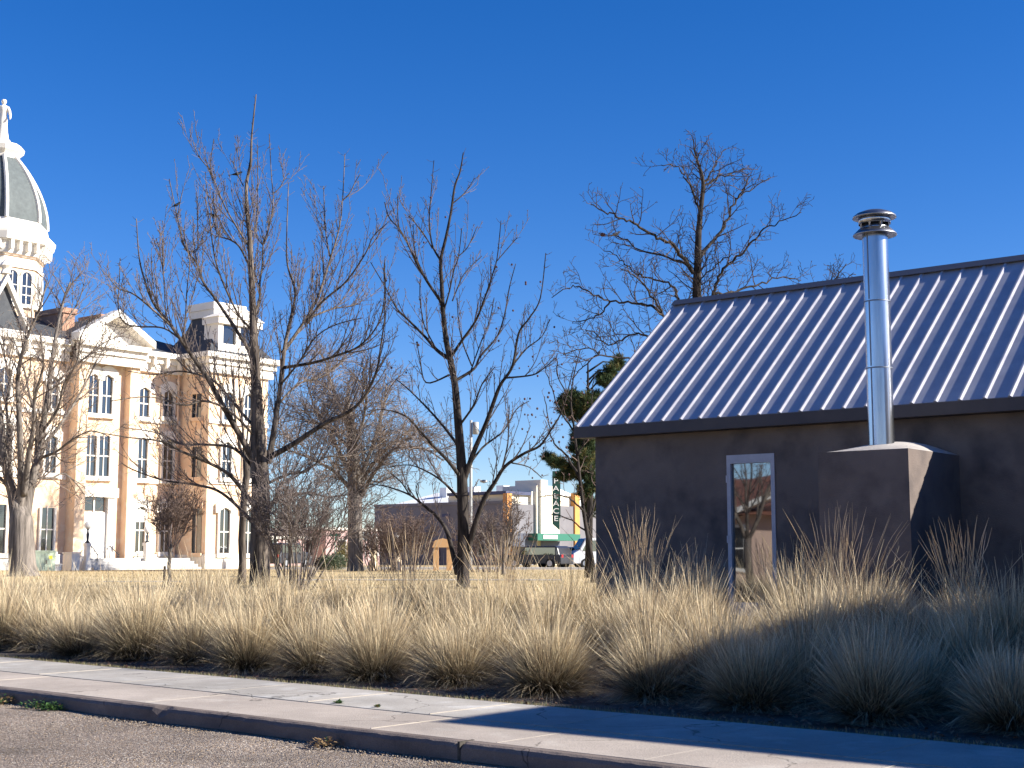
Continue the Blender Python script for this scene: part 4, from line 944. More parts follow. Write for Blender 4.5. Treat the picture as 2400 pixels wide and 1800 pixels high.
# ------------------------------------------------------------------ bare trees
M['bark1'] = bark('grey_bark', (0.035, 0.029, 0.025), (0.165, 0.137, 0.115), 0.07, 6, .12)
M['bark2'] = bark('dark_bark', (0.016, 0.0145, 0.014), (0.060, 0.051, 0.046), 0.03, 8, .2)
M['bark3'] = bark('pale_bark', (0.10, 0.088, 0.078), (0.235, 0.205, 0.18), 0.05, 6, .10)
M['twig1'] = mat('twig_bark', (0.098, 0.079, 0.072), 0.9, (0.17, 0.138, 0.125), 1.2, 4)
M['twig2'] = mat('dark_twig', (0.055, 0.044, 0.042), 0.9, (0.09, 0.071, 0.067), 1.2, 4)
M['twig3'] = mat('tan_twig', (0.135, 0.105, 0.088), 0.9, (0.20, 0.16, 0.135), .7, 4)
M['redtwig'] = mat('reddish_twig', (0.115, 0.082, 0.068), 0.9, (0.18, 0.13, 0.108), .8, 4)
def rvec(rnd): return V((rnd.gauss(0, 1), rnd.gauss(0, 1), rnd.gauss(0, 1))).normalized()
def catmull(P, n=5):
    out = []
    for i in range(len(P) - 1):
        p0 = P[max(i - 1, 0)]; p1 = P[i]; p2 = P[i + 1]; p3 = P[min(i + 2, len(P) - 1)]
        for k in range(n):
            t = k / n; out.append(0.5 * ((2 * p1) + (p2 - p0) * t + (2 * p0 - 5 * p1 + 4 * p2 - p3) * t * t + (3 * p1 - p0 - 3 * p2 + p3) * t * t * t))
    out.append(P[-1]); return out
def grow(big, fine, p, d, L, r, lvl, Q, rnd):
    """one branch with its children. Q: dict of per-level lists"""
    seg = Q['seg'][lvl]; n = max(2, int(L / seg)); pts = [p.copy()]; rad = [r]; st_ = L / n; dd = d.copy()
    for i in range(n):
        dd = (dd + rvec(rnd) * Q['wob'][lvl] + V((0, 0, Q['up'][lvl]))).normalized()
        pts.append(pts[-1] + dd * st_); rad.append(max(Q['rmin'], r * (1 - (i + 1) / n * Q['tap'])))
    (big if r > Q['split'] else fine).tube(pts, rad, 5 if r > .03 else (4 if r > .015 else 3), cap=False)
    kids_(big, fine, pts, rad, L, lvl, Q, rnd)
def kids_(big, fine, pts, rad, L, lvl, Q, rnd, t0=None, t1=1.0):
    if lvl + 1 >= len(Q['seg']): return
    nc = L * Q['dens'][lvl] * t1; nc = int(nc) + (rnd.random() < nc - int(nc)); n = len(pts) - 1
    for c in range(nc):
        t = (Q['t0'][lvl] if t0 is None else t0) ; t = t + (t1 - t) * ((c + rnd.random()) / max(1, nc)); x = t * n; i = min(int(x), n - 1); f_ = x - i
        p = pts[i].lerp(pts[i + 1], f_); tg = (pts[i + 1] - pts[i]).normalized()
        a = rvec(rnd); a = (a - tg * a.dot(tg)).normalized(); a = (a + V((0, 0, Q.get('lift', .4)))).normalized()
        an = math.radians(rnd.uniform(*Q['ang'][lvl])); d = (tg * math.cos(an) + a * math.sin(an)).normalized()
        L2 = Q['len'][lvl] * rnd.uniform(.45, 1.25) * (1 - .55 * t); r2 = max(Q['rmin'], min(rad[i] * .7, Q['rad'][lvl] * rnd.uniform(.7, 1.2)))
        grow(big, fine, p, d, L2, r2, lvl + 1, Q, rnd)
def spurs(fine, pts, L, dens, rnd, l0=.09, l1=.26, t0=.35, r=.0062):
    n = len(pts) - 1
    for c in range(int(L * dens)):
        t = t0 + (1 - t0) * rnd.random(); x = t * n; i = min(int(x), n - 1); p = pts[i].lerp(pts[i + 1], x - i); tg = (pts[i + 1] - pts[i]).normalized()
        a = rvec(rnd); a = (a - tg * a.dot(tg)).normalized(); d = (a + tg * rnd.uniform(.1, .7)).normalized(); L2 = rnd.uniform(l0, l1)
        fine.tube([p, p + d * L2 * .5, p + (d + tg * .15) * L2], [r * 1.2, r, r * .8], 3, cap=False)
def traced_tree(name, label, base_px, Y, limbs, Q, mats, seed, group=None, extra=None, dv=3.0, kn=5, wig=0.0):
    """limbs: (list of (px,py), width px at start, width px at end, depth drift) ; first is the trunk"""
    rnd = random.Random(seed); big = MB(); fine = MB(); k_ = Y / F
    B = at(base_px[0], base_px[1], Y); bz = gz(B.x, B.y); r_ = V((B.x, B.y, bz))
    o = thing(name, r_, label, 'tree', group)
    known = []; done = []
    for li, (P, w0, w1, dr_) in enumerate(limbs):
        dy0 = 0.0
        if li > 0:
            dy0 = min(known, key=lambda a: (a[0] - P[0][0]) ** 2 + (a[1] - P[0][1]) ** 2)[2]
            if dr_ is None: dr_ = rnd.uniform(-dv, dv)
        else: dr_ = dr_ or 0
        tot = sum(math.dist(P[i], P[i + 1]) for i in range(len(P) - 1)); acc = 0; pp_ = []
        for i, (x, y) in enumerate(P):
            if i: acc += math.dist(P[i - 1], P[i])
            dy = dy0 + dr_ * (acc / tot); pp_.append(at(x, y, Y + dy)); 
        if li == 0: pp_[0] = V((pp_[0].x, pp_[0].y, min(pp_[0].z, bz - .1)))
        pts = catmull(pp_, kn); m_ = len(pts)
        for i in range(len(P) - 1):
            for q_ in range(6):
                t_ = q_ / 6; a = sum(math.dist(P[j], P[j + 1]) for j in range(i)) + t_ * math.dist(P[i], P[i + 1])
                known.append((P[i][0] * (1 - t_) + P[i + 1][0] * t_, P[i][1] * (1 - t_) + P[i + 1][1] * t_, dy0 + dr_ * a / tot))
        if wig and li:
            for i in range(1, m_): pts[i] = pts[i] + rvec(rnd) * wig
        if isinstance(w0, list):
            rad = [max(.009, np.interp(i / kn, range(len(w0)), w0) / 2 * k_) for i in range(m_)]
        else: rad = [max(.009, (w0 + (w1 - w0) * (i / (m_ - 1)) ** .65) / 2 * k_) for i in range(m_)]
        if li == 0:
            for i in range(min(4, m_)): rad[i] *= 1 + .35 * (1 - i / 4) ** 2
        big.tube(pts, rad, 14 if rad[0] > .15 else (8 if rad[0] > .06 else 6))
        L_ = sum((pts[i + 1] - pts[i]).length for i in range(m_ - 1))
        done.append((pts, rad, L_, li))
    for pts, rad, L_, li in done:
        kids_(big, fine, pts, rad, L_, 0, Q, rnd, t0=(.32 if li == 0 else .10), t1=Q.get('t1', 1.0))
        if Q.get('spur'): spurs(fine, pts, L_, Q['spur'], rnd)
    big.build('trunk', mats[0], o, r_, True); fine.build('crown', mats[1], o, r_, False)
    return o, r_
def cx(x0, y0, s, pts): return [(x0 + a / s, y0 + b / s) for a, b in pts]
def c1(*p): return cx(250, 200, 2.37, p)
Q1 = dict(seg=[.3, .22, .12, .1], wob=[.06, .08, .14, .1], up=[.15, .12, .06, .0], t1=.74, spur=7, dens=[3.4, 3.4, 6.5, 0], t0=[.06, .08, .1], len=[2.1, .8, .15], rad=[.021, .011, .0078], ang=[(22, 48), (28, 58), (55, 90)], tap=.66, rmin=.0075, split=.03, lift=.8)
T1 = [
 ([(608, 1400), (609, 1340), (609, 1280), (611, 1200), (610, 1120), (606, 1060), (604, 980), (600, 900)] + c1((820, 1450), (812, 1250), (803, 1050), (795, 850), (785, 750), (775, 570), (800, 420), (806, 280), (830, 50)), [50, 48, 46, 44, 42, 40, 30, 24, 20, 17, 14, 12, 10, 8, 6, 4.5, 2.6], 2.2, 0),
 ([(627, 1085), (635, 1050), (645, 990), (655, 920), (666, 824)] + c1((1010, 1350), (1040, 1220), (1045, 1130), (1005, 1000), (1000, 850), (1010, 540)), 19, 2, 1.5),
 ([(625, 1075), (680, 1045), (741, 1005), (771, 987), (816, 966), (850, 936), (870, 900), (885, 860), (894, 800), (902, 740), (903, 640)], 16, 2, -2.5),
 ([(663, 826)] + c1((1060, 1370), (1130, 1260), (1180, 1160), (1240, 970), (1290, 800), (1310, 640), (1323, 380)), 11, 2, 2),
 (c1((1240, 950), (1215, 800), (1205, 560)), 5, 2, 1),
 (c1((1110, 1320), (1200, 1200), (1330, 1090), (1440, 930), (1480, 840), (1565, 760)), 8, 2, -1.5),
 (c1((1310, 640), (1350, 600), (1380, 540), (1407, 495)), 4, 2, 0),
 (c1((1130, 1290), (1260, 1240), (1380, 1220), (1450, 1160)), 6, 2, 2.5),
 ([(662, 862)] + c1((1150, 1540), (1280, 1500), (1400, 1450), (1500, 1340), (1540, 1200), (1545, 960)), 9, 2, -3),
 (c1((815, 1300), (850, 1180), (850, 1100), (865, 1000), (870, 890), (900, 800), (925, 640), (915, 500), (903, 270)), 8, 2, 1.5),
 (c1((925, 600), (960, 570), (1000, 500), (1015, 490)), 3, 2, .5),
 (c1((870, 890), (830, 820), (838, 640), (838, 330)), 4, 2, -1),
 (c1((810, 1360), (730, 1270), (640, 1080), (600, 950), (570, 750), (545, 620)), 8, 2, -2),
 (c1((795, 1010), (740, 900), (690, 860), (620, 830), (590, 740), (560, 600), (547, 480)), 6, 2, 1.5),
 (c1((793, 900), (730, 800), (660, 680), (610, 560), (575, 470), (595, 300)), 6, 2, -1),
 (c1((575, 470), (510, 390), (482, 315)), 3, 2, .3),
 (c1((760, 560), (735, 510), (700, 420)), 3, 2, .5),
 ([(600, 920)] + c1((800, 1500), (700, 1330), (600, 1180), (540, 1100), (500, 990), (430, 890), (400, 760), (385, 700), (348, 520)), 12, 2, 2.5),
 (c1((430, 910), (500, 920), (505, 780), (500, 590)), 4, 2, -1), (c1((395, 720), (410, 640), (425, 575)), 3, 2, 0),
 ([(606, 1105), (573, 1039), (530, 965), (490, 892)] + c1((500, 1540), (410, 1410), (340, 1310), (260, 1210), (210, 1080), (180, 950), (165, 740)), 19, 2, -2.5),
 (c1((350, 1330), (250, 1240), (150, 1160), (70, 1130), (20, 1080)), 6, 2, -1.5),
 (c1((430, 1430), (320, 1350), (180, 1340), (100, 1320), (65, 1240), (70, 1080), (75, 960)), 5, 2, 2),
 (c1((420, 1400), (435, 1330), (445, 1150), (460, 980), (430, 850)), 5, 2, 1.5),
 (c1((330, 1300), (320, 1130), (312, 960), (312, 850)), 3, 2, -.8), (c1((320, 1100), (300, 940), (275, 850)), 3, 2, .5),
 ([(602, 1195), (545, 1120), (500, 1090), (430, 1060), (380, 1035), (300, 1025), (210, 1010)], 13, 2, -2.5),
 ([(600, 1235), (560, 1190), (510, 1150), (450, 1135), (380, 1125), (310, 1100), (285, 1085)], 11, 2, -1),
 ([(606, 1112), (550, 1052), (480, 1042), (420, 1040), (370, 1015), (290, 1002)], 10, 2, 1.5),
 ([(604, 1010), (560, 960), (510, 900), (470, 880), (420, 870), (360, 878), (300, 870)], 9, 2, 2.5),
 ([(604, 1030), (540, 965), (480, 940), (430, 950), (350, 930), (260, 940)], 8, 2, -2.8),
 ([(612, 1140), (680, 1110), (717, 1105), (762, 1072), (819, 1069), (877, 1048), (922, 1014)], 8, 2, 2),
 ([(620, 1224), (636, 1180), (669, 1162), (726, 1156), (771, 1165), (828, 1156), (850, 1141)], 10, 2, -1.5),
 ([(615, 1245), (640, 1180), (655, 1140), (690, 1120), (740, 1090), (800, 1100)], 7, 2, 1.5),
 ([(650, 950), (700, 900), (760, 880), (820, 830), (860, 825)], 7, 2, 3),
 ([(655, 905), (700, 850), (740, 790), (790, 760), (850, 745)], 6, 2, -3),
]
tree1, T1R = traced_tree('bare_tree', 'largest bare tree, left of centre, with upright spiky limbs and birds', (608, 1385), 42, T1, Q1, (M['bark1'], M['twig1']), 11, 'bare trees on the lawn', dv=3)
def c2(*p): return cx(800, 300, 2.765, p)
Q2 = dict(Q1); Q2.update(t1=.70, dens=[2.2, 3.0, 5.5, 0], len=[1.7, .6, .13])
T2 = [
 ([(1086, 1385), (1085, 1320), (1086, 1240), (1084, 1160), (1082, 1100), (1078, 1040), (1073, 980), (1068, 920)] + c2((735, 1659), (710, 1520), (680, 1380), (660, 1200), (650, 1000), (645, 860), (680, 700), (710, 550), (735, 380), (770, 280), (790, 160)), [29, 28, 27, 26, 24, 21, 19, 17, 16, 15, 13, 11, 9.5, 8, 7, 6, 5, 4, 2.4], 2, 0),
 (c2((645, 860), (590, 760), (570, 600), (580, 450), (600, 210)), 6, 2, 1), (c2((590, 780), (530, 680), (440, 570)), 4, 2, -1), (c2((720, 490), (800, 420), (865, 325)), 4, 2, .6),
 (c2((650, 1130), (560, 1000), (490, 880), (440, 770), (380, 660), (310, 580), (280, 480)), 9, 2, -1.5), (c2((375, 660), (365, 550), (365, 440)), 3, 2, .5), (c2((540, 960), (490, 850), (470, 740), (465, 620)), 4, 2, 1),
 (c2((705, 1500), (620, 1440), (540, 1350), (440, 1250), (360, 1170), (290, 1040), (190, 870)), 11, 2, 2), (c2((285, 1030), (275, 930), (285, 830)), 3, 2, 0),
 (c2((700, 1500), (780, 1380), (870, 1250), (930, 1100), (980, 950), (1010, 840), (1035, 600)), 9, 2, -1.5), (c2((1010, 860), (1070, 790), (1140, 710)), 3, 2, .3),
 (c2((735, 1640), (860, 1560), (900, 1480), (1010, 1350), (1060, 1200), (1090, 1030), (1130, 880)), 9, 2, 1.8),
 (c2((665, 1180), (700, 1060), (730, 920), (760, 830), (780, 650)), 5, 2, -.8), (c2((760, 830), (820, 770), (880, 640)), 3, 2, .3), (c2((720, 1120), (760, 1020), (800, 940), (910, 830)), 4, 2, 1),
 ([(1083, 1140), (1110, 1060), (1140, 990), (1165, 920)] + c2((1040, 1650), (1110, 1540), (1150, 1330), (1220, 1230), (1290, 1100), (1325, 810)), 15, 2, -1),
 (c2((1110, 1540), (1200, 1430), (1300, 1350), (1350, 1240)), 5, 2, 1.5), (c2((1060, 1620), (1240, 1600), (1320, 1550), (1390, 1490)), 5, 2, -1.5),
 (c2((700, 1600), (550, 1650), (510, 1500), (490, 1390)), 5, 2, 1), (c2((620, 1440), (560, 1330), (530, 1250), (510, 1110), (510, 980)), 4, 2, -1), (c2((845, 1540), (790, 1400), (760, 1250), (750, 1100)), 4, 2, .5), (c2((830, 1600), (900, 1400), (960, 1250), (990, 1100)), 4, 2, 2),
 ([(1072, 1345), (1049, 1250), (1025, 1212), (1000, 1190), (960, 1160), (905, 1140), (865, 1135)], 14, 2, 1.5), ([(960, 1160), (940, 1130), (915, 1110)], 5, 2, -.5), ([(985, 1178), (975, 1150), (980, 1130)], 4, 2, .4),
 ([(1096, 1290), (1118, 1215), (1135, 1170), (1160, 1130), (1185, 1092), (1230, 1062), (1265, 1045), (1290, 1010), (1318, 960), (1345, 860)], 16, 2, -1.5), ([(1178, 1095), (1190, 1040), (1192, 990), (1194, 950)], 5, 2, .5), ([(1200, 1085), (1240, 1095), (1270, 1120)], 4, 2, 1),
 ([(1082, 1122), (1050, 1080), (1020, 1050), (985, 1010), (950, 975), (900, 960), (860, 965)], 11, 2, -2.5), ([(1078, 1050), (1040, 1000), (1000, 955), (960, 915), (930, 890)], 9, 2, 2.5),
 ([(1084, 1180), (1050, 1140), (1010, 1110), (960, 1090), (910, 1095)], 8, 2, 2), ([(1086, 1110), (1130, 1050), (1180, 1010), (1210, 960), (1240, 940)], 8, 2, 2.5), ([(1075, 1000), (1110, 950), (1130, 900), (1160, 860)], 7, 2, -2),
]
tree2, T2R = traced_tree('bare_tree', 'slender dark trunked bare tree in the middle with seed balls on its twigs', (1086, 1380), 40, T2, Q2, (M['bark2'], M['twig1']), 12, 'bare trees on the lawn', dv=2.5)
def c3(*p): return cx(1250, 300, 2.765, p)
Q3 = dict(seg=[.22, .16, .1, .08], wob=[.24, .28, .3, .2], up=[.06, .06, .05, 0], dens=[3.2, 4.8, 6.0, 0], t0=[.1, .15, .1], len=[1.35, .6, .25], rad=[.022, .0115, .0085], ang=[(35, 75), (35, 75), (40, 80)], tap=.6, rmin=.0068, split=.03, lift=.3)
T3 = [
 ([(1634, 1420), (1634, 1200), (1634, 1000), (1634, 800)] + c3((1060, 1110), (1060, 1000), (1065, 900), (1070, 700), (1082, 560), (1100, 350), (1065, 220), (1040, 130)), [30, 28, 27, 25, 22, 20, 18, 15, 12, 9, 6, 3], 3, 0),
 (c3((1098, 380), (1150, 300), (1180, 230), (1240, 130)), 6, 2, 1),
 (c3((1060, 960), (980, 860), (900, 760), (780, 700), (640, 620), (540, 570), (440, 540), (370, 480)), 12, 2.5, -2),
 (c3((1000, 890), (900, 850), (700, 790), (550, 700), (430, 690)), 8, 2, 2),
 (c3((1070, 850), (1180, 720), (1260, 590), (1310, 470), (1400, 400), (1530, 320)), 11, 2, 1.5), (c3((1310, 470), (1360, 400), (1400, 310)), 5, 2, 0),
 (c3((1078, 570), (1040, 450), (990, 330), (940, 260), (830, 230)), 7, 2, -1), (c3((1095, 390), (1180, 330), (1280, 290), (1390, 250)), 7, 2, 1),
 (c3((1066, 1010), (1130, 940), (1230, 850), (1290, 820)), 5, 2, -2),
 ([(1634, 830)] + c3((1110, 1250), (1165, 1100), (1200, 960), (1300, 860), (1400, 760), (1500, 660), (1600, 610), (1740, 540)), 12, 2, -1),
 (c3((1170, 1080), (1350, 1050), (1480, 1010), (1600, 960), (1740, 990)), 8, 2, 2),
 ([(1634, 800)] + c3((1000, 1180), (940, 1120), (900, 1020), (760, 980), (650, 930), (560, 850), (450, 780)), 10, 2, 1.5),
 ([(1634, 870)] + c3((920, 1290), (840, 1210), (740, 1050), (650, 960), (560, 900)), 11, 2, -2), (c3((840, 1210), (760, 1150), (620, 1130), (480, 1120), (340, 1050), (240, 1030), (130, 1100)), 8, 2, 1),
 ([(1634, 930), (1590, 850)] + c3((730, 1340), (600, 1360), (480, 1400), (400, 1330), (330, 1310)), 8, 2, 1), ([(1634, 980), (1570, 890)] + c3((620, 1500), (450, 1470), (330, 1430), (200, 1470)), 8, 2, -2),
 (c3((430, 1450), (330, 1550), (250, 1620)), 4, 2, 1), (c3((500, 1120), (430, 1200), (330, 1240), (260, 1260)), 5, 2, 1),
 ([(1634, 900), (1720, 830), (1800, 760), (1860, 710), (1915, 690), (1955, 660), (1985, 615)], 9, 2.5, 2), ([(1915, 690), (1965, 665), (2005, 640)], 4, 2, 0),
]
tree3, T3R = traced_tree('bare_tree', 'broad gnarled bare tree rising behind the metal roof', (1634, 1370), 40, T3, Q3, (M['bark2'], M['twig2']), 13, 'bare trees on the lawn', dv=2, wig=.05)

def wild_tree(name, label, px, py, Y, stems, Q, mats, seed, height, spread, cat='tree', group=None, w=10, base_spread=.15, trunk_h=0.0, trunk_w=0, tilt=(5, 35)):
    rnd = random.Random(seed); big = MB(); fine = MB(); B = at(px, py, Y); bz = gz(B.x, B.y); r_ = V((B.x, B.y, bz)); o = thing(name, r_, label, cat, group)
    top = r_.copy()
    if trunk_h:
        pts = [r_ - ZV(.1)]
        for i in range(1, 7): q_ = pts[-1]; pts.append(V((q_.x + rnd.gauss(0, .012) * trunk_h, q_.y + rnd.gauss(0, .012) * trunk_h, r_.z + trunk_h * i / 6)))
        k_ = trunk_w / 2 / F * Y; big.tube(pts, [k_ * 1.3, k_ * 1.08, k_, k_ * .97, k_ * .95, k_ * .95, k_], 14); top = pts[-1]
        kids_(big, fine, pts, [k_] * 7, trunk_h, 1, Q, rnd, t0=.6)
    for s_ in range(stems):
        az = 2 * math.pi * (s_ + rnd.random() * .7) / stems; ti = math.radians(rnd.uniform(*tilt)); d = V((math.cos(az) * math.sin(ti), math.sin(az) * math.sin(ti), math.cos(ti)))
        p = top + V((math.cos(az), math.sin(az), 0)) * base_spread * rnd.uniform(.4, 1) - ZV(.08)
        grow(big, fine, p, d, height * rnd.uniform(.78, 1.05), w / 2 / F * Y * rnd.uniform(.7, 1.1), 0, Q, rnd)
    big.build('trunk', mats[0], o, r_, True); fine.build('crown', mats[1], o, r_); return o, r_
def QW(h, **k):
    q = dict(seg=[h / 10, h / 16, h / 26, h / 40], wob=[.10, .16, .2, .2], up=[.05, .04, .02, 0], dens=[11 / h, 16 / h, 24 / h, 0], t0=[.2, .15, .1], len=[h * .45, h * .2, h * .10], rad=[.05, .018, .010], ang=[(20, 50), (25, 60), (30, 70)], tap=.8, rmin=.008, split=.03, lift=.3); q.update(k); return q
# thick trunked tree at the far left
T0 = [([(55, 1352), (52, 1310), (50, 1262), (48, 1215), (30, 1160), (12, 1080), (2, 1000), (-8, 900), (-15, 800), (-20, 720)], [62, 60, 58, 52, 24, 20, 16, 12, 8, 5], 4, 0),
 ([(52, 1250), (60, 1200), (72, 1140), (92, 1060), (100, 1000), (112, 930), (120, 860), (132, 780), (150, 700), (165, 660)], 34, 3, 2),
 ([(48, 1205), (50, 1130), (48, 1050), (44, 960), (42, 880), (60, 800), (90, 730), (110, 660)], 24, 3, -2),
 ([(56, 1160), (66, 1080), (78, 1000), (82, 930), (100, 860), (95, 780)], 18, 3, -3), ([(66, 1180), (80, 1130), (84, 1060), (86, 990), (70, 930), (55, 860), (30, 790)], 14, 3, 1),
 ([(95, 1050), (130, 1010), (165, 960), (200, 900), (230, 840), (260, 790)], 12, 2, 3), ([(88, 1075), (130, 1060), (170, 1030), (215, 1010), (260, 1025)], 9, 2, -2), ([(80, 1120), (120, 1120), (150, 1110), (180, 1135), (198, 1160)], 7, 2, 2),
 ([(100, 1010), (135, 960), (150, 900), (180, 850), (190, 790), (215, 740)], 9, 2, -3), ([(112, 930), (150, 880), (210, 830), (250, 800), (290, 785)], 8, 2, 1), ([(10, 1070), (-20, 1000), (-60, 920)], 12, 3, 1), ([(30, 1160), (0, 1120), (-50, 1090), (-90, 1020)], 12, 3, -2), ([(20, 1120), (22, 1030), (15, 950), (20, 880), (0, 800)], 12, 3, 3),
 ([(132, 780), (170, 730), (190, 690), (200, 650)], 5, 2, 1)]
Q0 = dict(seg=[.4, .28, .18, .14], wob=[.14, .18, .2, .2], up=[.06, .05, .02, 0], dens=[2.3, 3.6, 4.2, 0], t0=[.1, .1, .1], len=[2.9, 1.15, .5], rad=[.034, .014, .0095], ang=[(25, 55), (30, 65), (30, 70)], tap=.7, rmin=.0085, split=.045, lift=.4)
traced_tree('bare_tree', 'thick trunked bare tree at the far left in front of the courthouse', (52, 1346), 62, T0, Q0, (M['bark3'], M['twig3']), 21, 'bare trees on the lawn', dv=3)
# big old tree in the background
TB = [([(833, 1350), (833, 1300), (832, 1240), (832, 1180), (830, 1120), (826, 1060), (822, 1000), (812, 930)], [38, 36, 35, 34, 32, 28, 22, 12], 8, 0),
 ([(835, 1190), (850, 1130), (880, 1080), (920, 1040), (960, 1010), (1010, 1000)], 14, 3, 3), ([(838, 1180), (870, 1120), (905, 1070), (930, 1050), (990, 1050), (1040, 1080)], 11, 3, -3), ([(835, 1150), (860, 1080), (885, 1010), (900, 950), (905, 900)], 14, 3, 2),
 ([(830, 1130), (800, 1070), (770, 1010), (740, 960), (720, 900)], 14, 3, 4), ([(830, 1160), (790, 1110), (740, 1080), (690, 1060), (650, 1050)], 12, 3, -4), ([(826, 1060), (850, 990), (858, 930), (850, 870)], 10, 3, -3), ([(822, 1010), (790, 940), (770, 880), (765, 850)], 9, 3, 3), ([(826, 1060), (780, 1010), (740, 990), (690, 980)], 9, 3, 1)]
QB = dict(seg=[.5, .35, .25, .2], wob=[.15, .2, .22, .2], up=[.05, .0, -.06, 0], dens=[3.6, 4.0, 3.6, 0], t0=[.1, .1, .1], len=[3.6, 1.8, .9], rad=[.04, .019, .012], ang=[(25, 60), (25, 65), (30, 70)], tap=.7, rmin=.0105, split=.05, lift=.2)
traced_tree('bare_tree', 'big old bare tree with hazy crown far back between the two nearer trees', (833, 1336), 82, TB, QB, (M['bark3'], M['twig3']), 22, 'bare trees on the lawn', dv=4)
wild_tree('bare_tree', 'slim second trunk standing just left of the largest bare tree', 566, 1368, 46, 5, QW(5.2, rad=[.03, .014, .009], dens=[1.2, 1.8, 2.5, 0], t0=[.45, .15, .1]), (M['bark1'], M['twig2']), 31, 4.4, 1, trunk_h=4.2, trunk_w=17, w=7, tilt=(8, 34), group='bare trees on the lawn')
wild_tree('bare_tree', 'little bare tree with thin trunk and round reddish crown before the courthouse', 396, 1374, 41, 9, QW(1.9, rad=[.014, .009, .007], rmin=.0062, dens=[9, 11, 12, 0], wob=[.12, .18, .2, .2]), (M['bark3'], M['redtwig']), 32, 1.75, 1, trunk_h=1.25, trunk_w=9, w=3.4, tilt=(8, 48), group='bare trees on the lawn')
B_ = at(384, 1374, 40.5); mb = MB(); z_ = gz(B_.x, B_.y); mb.tube([V((B_.x, B_.y, z_ - .1)), V((B_.x + .01, B_.y, z_ + .62))], .035, 8); tag(mb.build('wooden_stake', M['twig2'], None, V((B_.x, B_.y, z_))), 'short dark stake beside the little reddish crowned tree', 'stake')
wild_tree('bare_shrub', 'tall many stemmed bare shrub right of the largest tree', 694, 1378, 38, 26, QW(3.3, dens=[3.8, 7, 7.5, 0], len=[1.2, .6, .26], rad=[.016, .009, .0072], rmin=.0066, t0=[.42, .1, .1], tap=.75), (M['bark3'], M['twig1']), 33, 3.1, 1, cat='shrub', w=5.5, base_spread=.45, tilt=(4, 38), group='bare shrubs')
wild_tree('bare_shrub', 'brown domed bare shrub behind the cream gate pillars', 945, 1338, 80, 26, QW(3.5, dens=[3.6, 5.5, 6, 0], len=[1.1, .6, .3], rad=[.02, .014, .011], rmin=.011, t0=[.3, .1, .1]), (M['twig3'], M['redtwig']), 34, 3.2, 1, cat='shrub', w=3, base_spread=.9, tilt=(3, 36), group='bare shrubs')
wild_tree('bare_shrub', 'smaller brown shrub beside the cream gate pillar nearest the yield sign', 893, 1338, 82, 20, QW(2.8, dens=[3.6, 5.5, 6, 0], len=[1.0, .5, .3], rad=[.02, .014, .011], rmin=.011, t0=[.3, .1, .1]), (M['twig3'], M['redtwig']), 35, 2.8, 1, cat='shrub', w=3, base_spread=.8, tilt=(3, 34), group='bare shrubs')
wild_tree('bare_shrub', 'brown bare shrub immediately right of the dark trunked tree', 1140, 1338, 76, 20, QW(3.2, dens=[3.2, 5, 6, 0], len=[1.1, .6, .3], rad=[.02, .014, .011], rmin=.0105, t0=[.3, .1, .1]), (M['twig3'], M['redtwig']), 36, 3.1, 1, cat='shrub', w=3, base_spread=.8, tilt=(3, 36), group='bare shrubs')
wild_tree('bare_tree', 'pale stemmed small bare tree in front of the left theatre pilaster', 1180, 1340, 66, 10, QW(2.9, dens=[4, 6, 7, 0], len=[1.2, .55, .28], rad=[.022, .013, .009], rmin=.009, t0=[.25, .1, .1]), (M['bark3'], M['twig1']), 37, 2.8, 1, trunk_h=.7, trunk_w=9, w=6, tilt=(12, 52), group='bare trees on the lawn')
TR = [([(1392, 1370), (1388, 1320), (1378, 1260), (1368, 1200), (1360, 1130), (1352, 1060), (1345, 1000), (1338, 940), (1345, 880), (1360, 820)], 15, 2, 0),
 ([(1358, 1120), (1330, 1070), (1300, 1040), (1285, 990), (1278, 930)], 7, 2, 1.5), ([(1352, 1070), (1375, 1020), (1385, 950), (1392, 880)], 6, 2, -1), ([(1368, 1200), (1340, 1170), (1300, 1160), (1265, 1165)], 6, 2, -1.5), ([(1375, 1240), (1395, 1170), (1398, 1100)], 6, 2, 1),
 ([(1346, 1010), (1310, 960), (1290, 900), (1270, 840)], 5, 2, 1), ([(1375, 1245), (1330, 1215), (1290, 1205)], 5, 2, 1), ([(1340, 940), (1310, 890), (1305, 830)], 4, 2, -1)]
QR = dict(Q3); QR.update(dens=[1.5, 2.8, 4.5, 0], len=[1.1, .5, .2], rad=[.018, .010, .0082])
treeR, TRR = traced_tree('bare_tree', 'thin bare tree with dark berry clusters beside the left corner of the brown house', (1392, 1365), 48, TR, QR, (M['bark2'], M['redtwig']), 41, 'bare trees on the lawn', dv=1.5, wig=.03)

rnd_ = random.Random(51); big_ = MB(); fine_ = MB(); yp = cr_ + fn * 3.0 + fu * 1.5; yp = V((yp.x, yp.y, -.02)); qy = QW(4.2, dens=[2.2, 3, 4, 0])
big_.tube([yp, yp + ZV(1.3), yp + ZV(2.2)], [.16, .13, .12], 10)
for k_i in range(6):
    az_ = k_i * 1.05 + .3; grow(big_, fine_, yp + ZV(2.0), V((math.cos(az_) * .5, math.sin(az_) * .5, .85)).normalized(), 3.6, .07, 0, qy, rnd_)
yo = thing('bare_tree', yp, 'bare yard tree standing beside the pink cottage across the street', 'tree'); big_.build('trunk', M['bark1'], yo, yp, True); fine_.build('crown', M['twig2'], yo, yp)
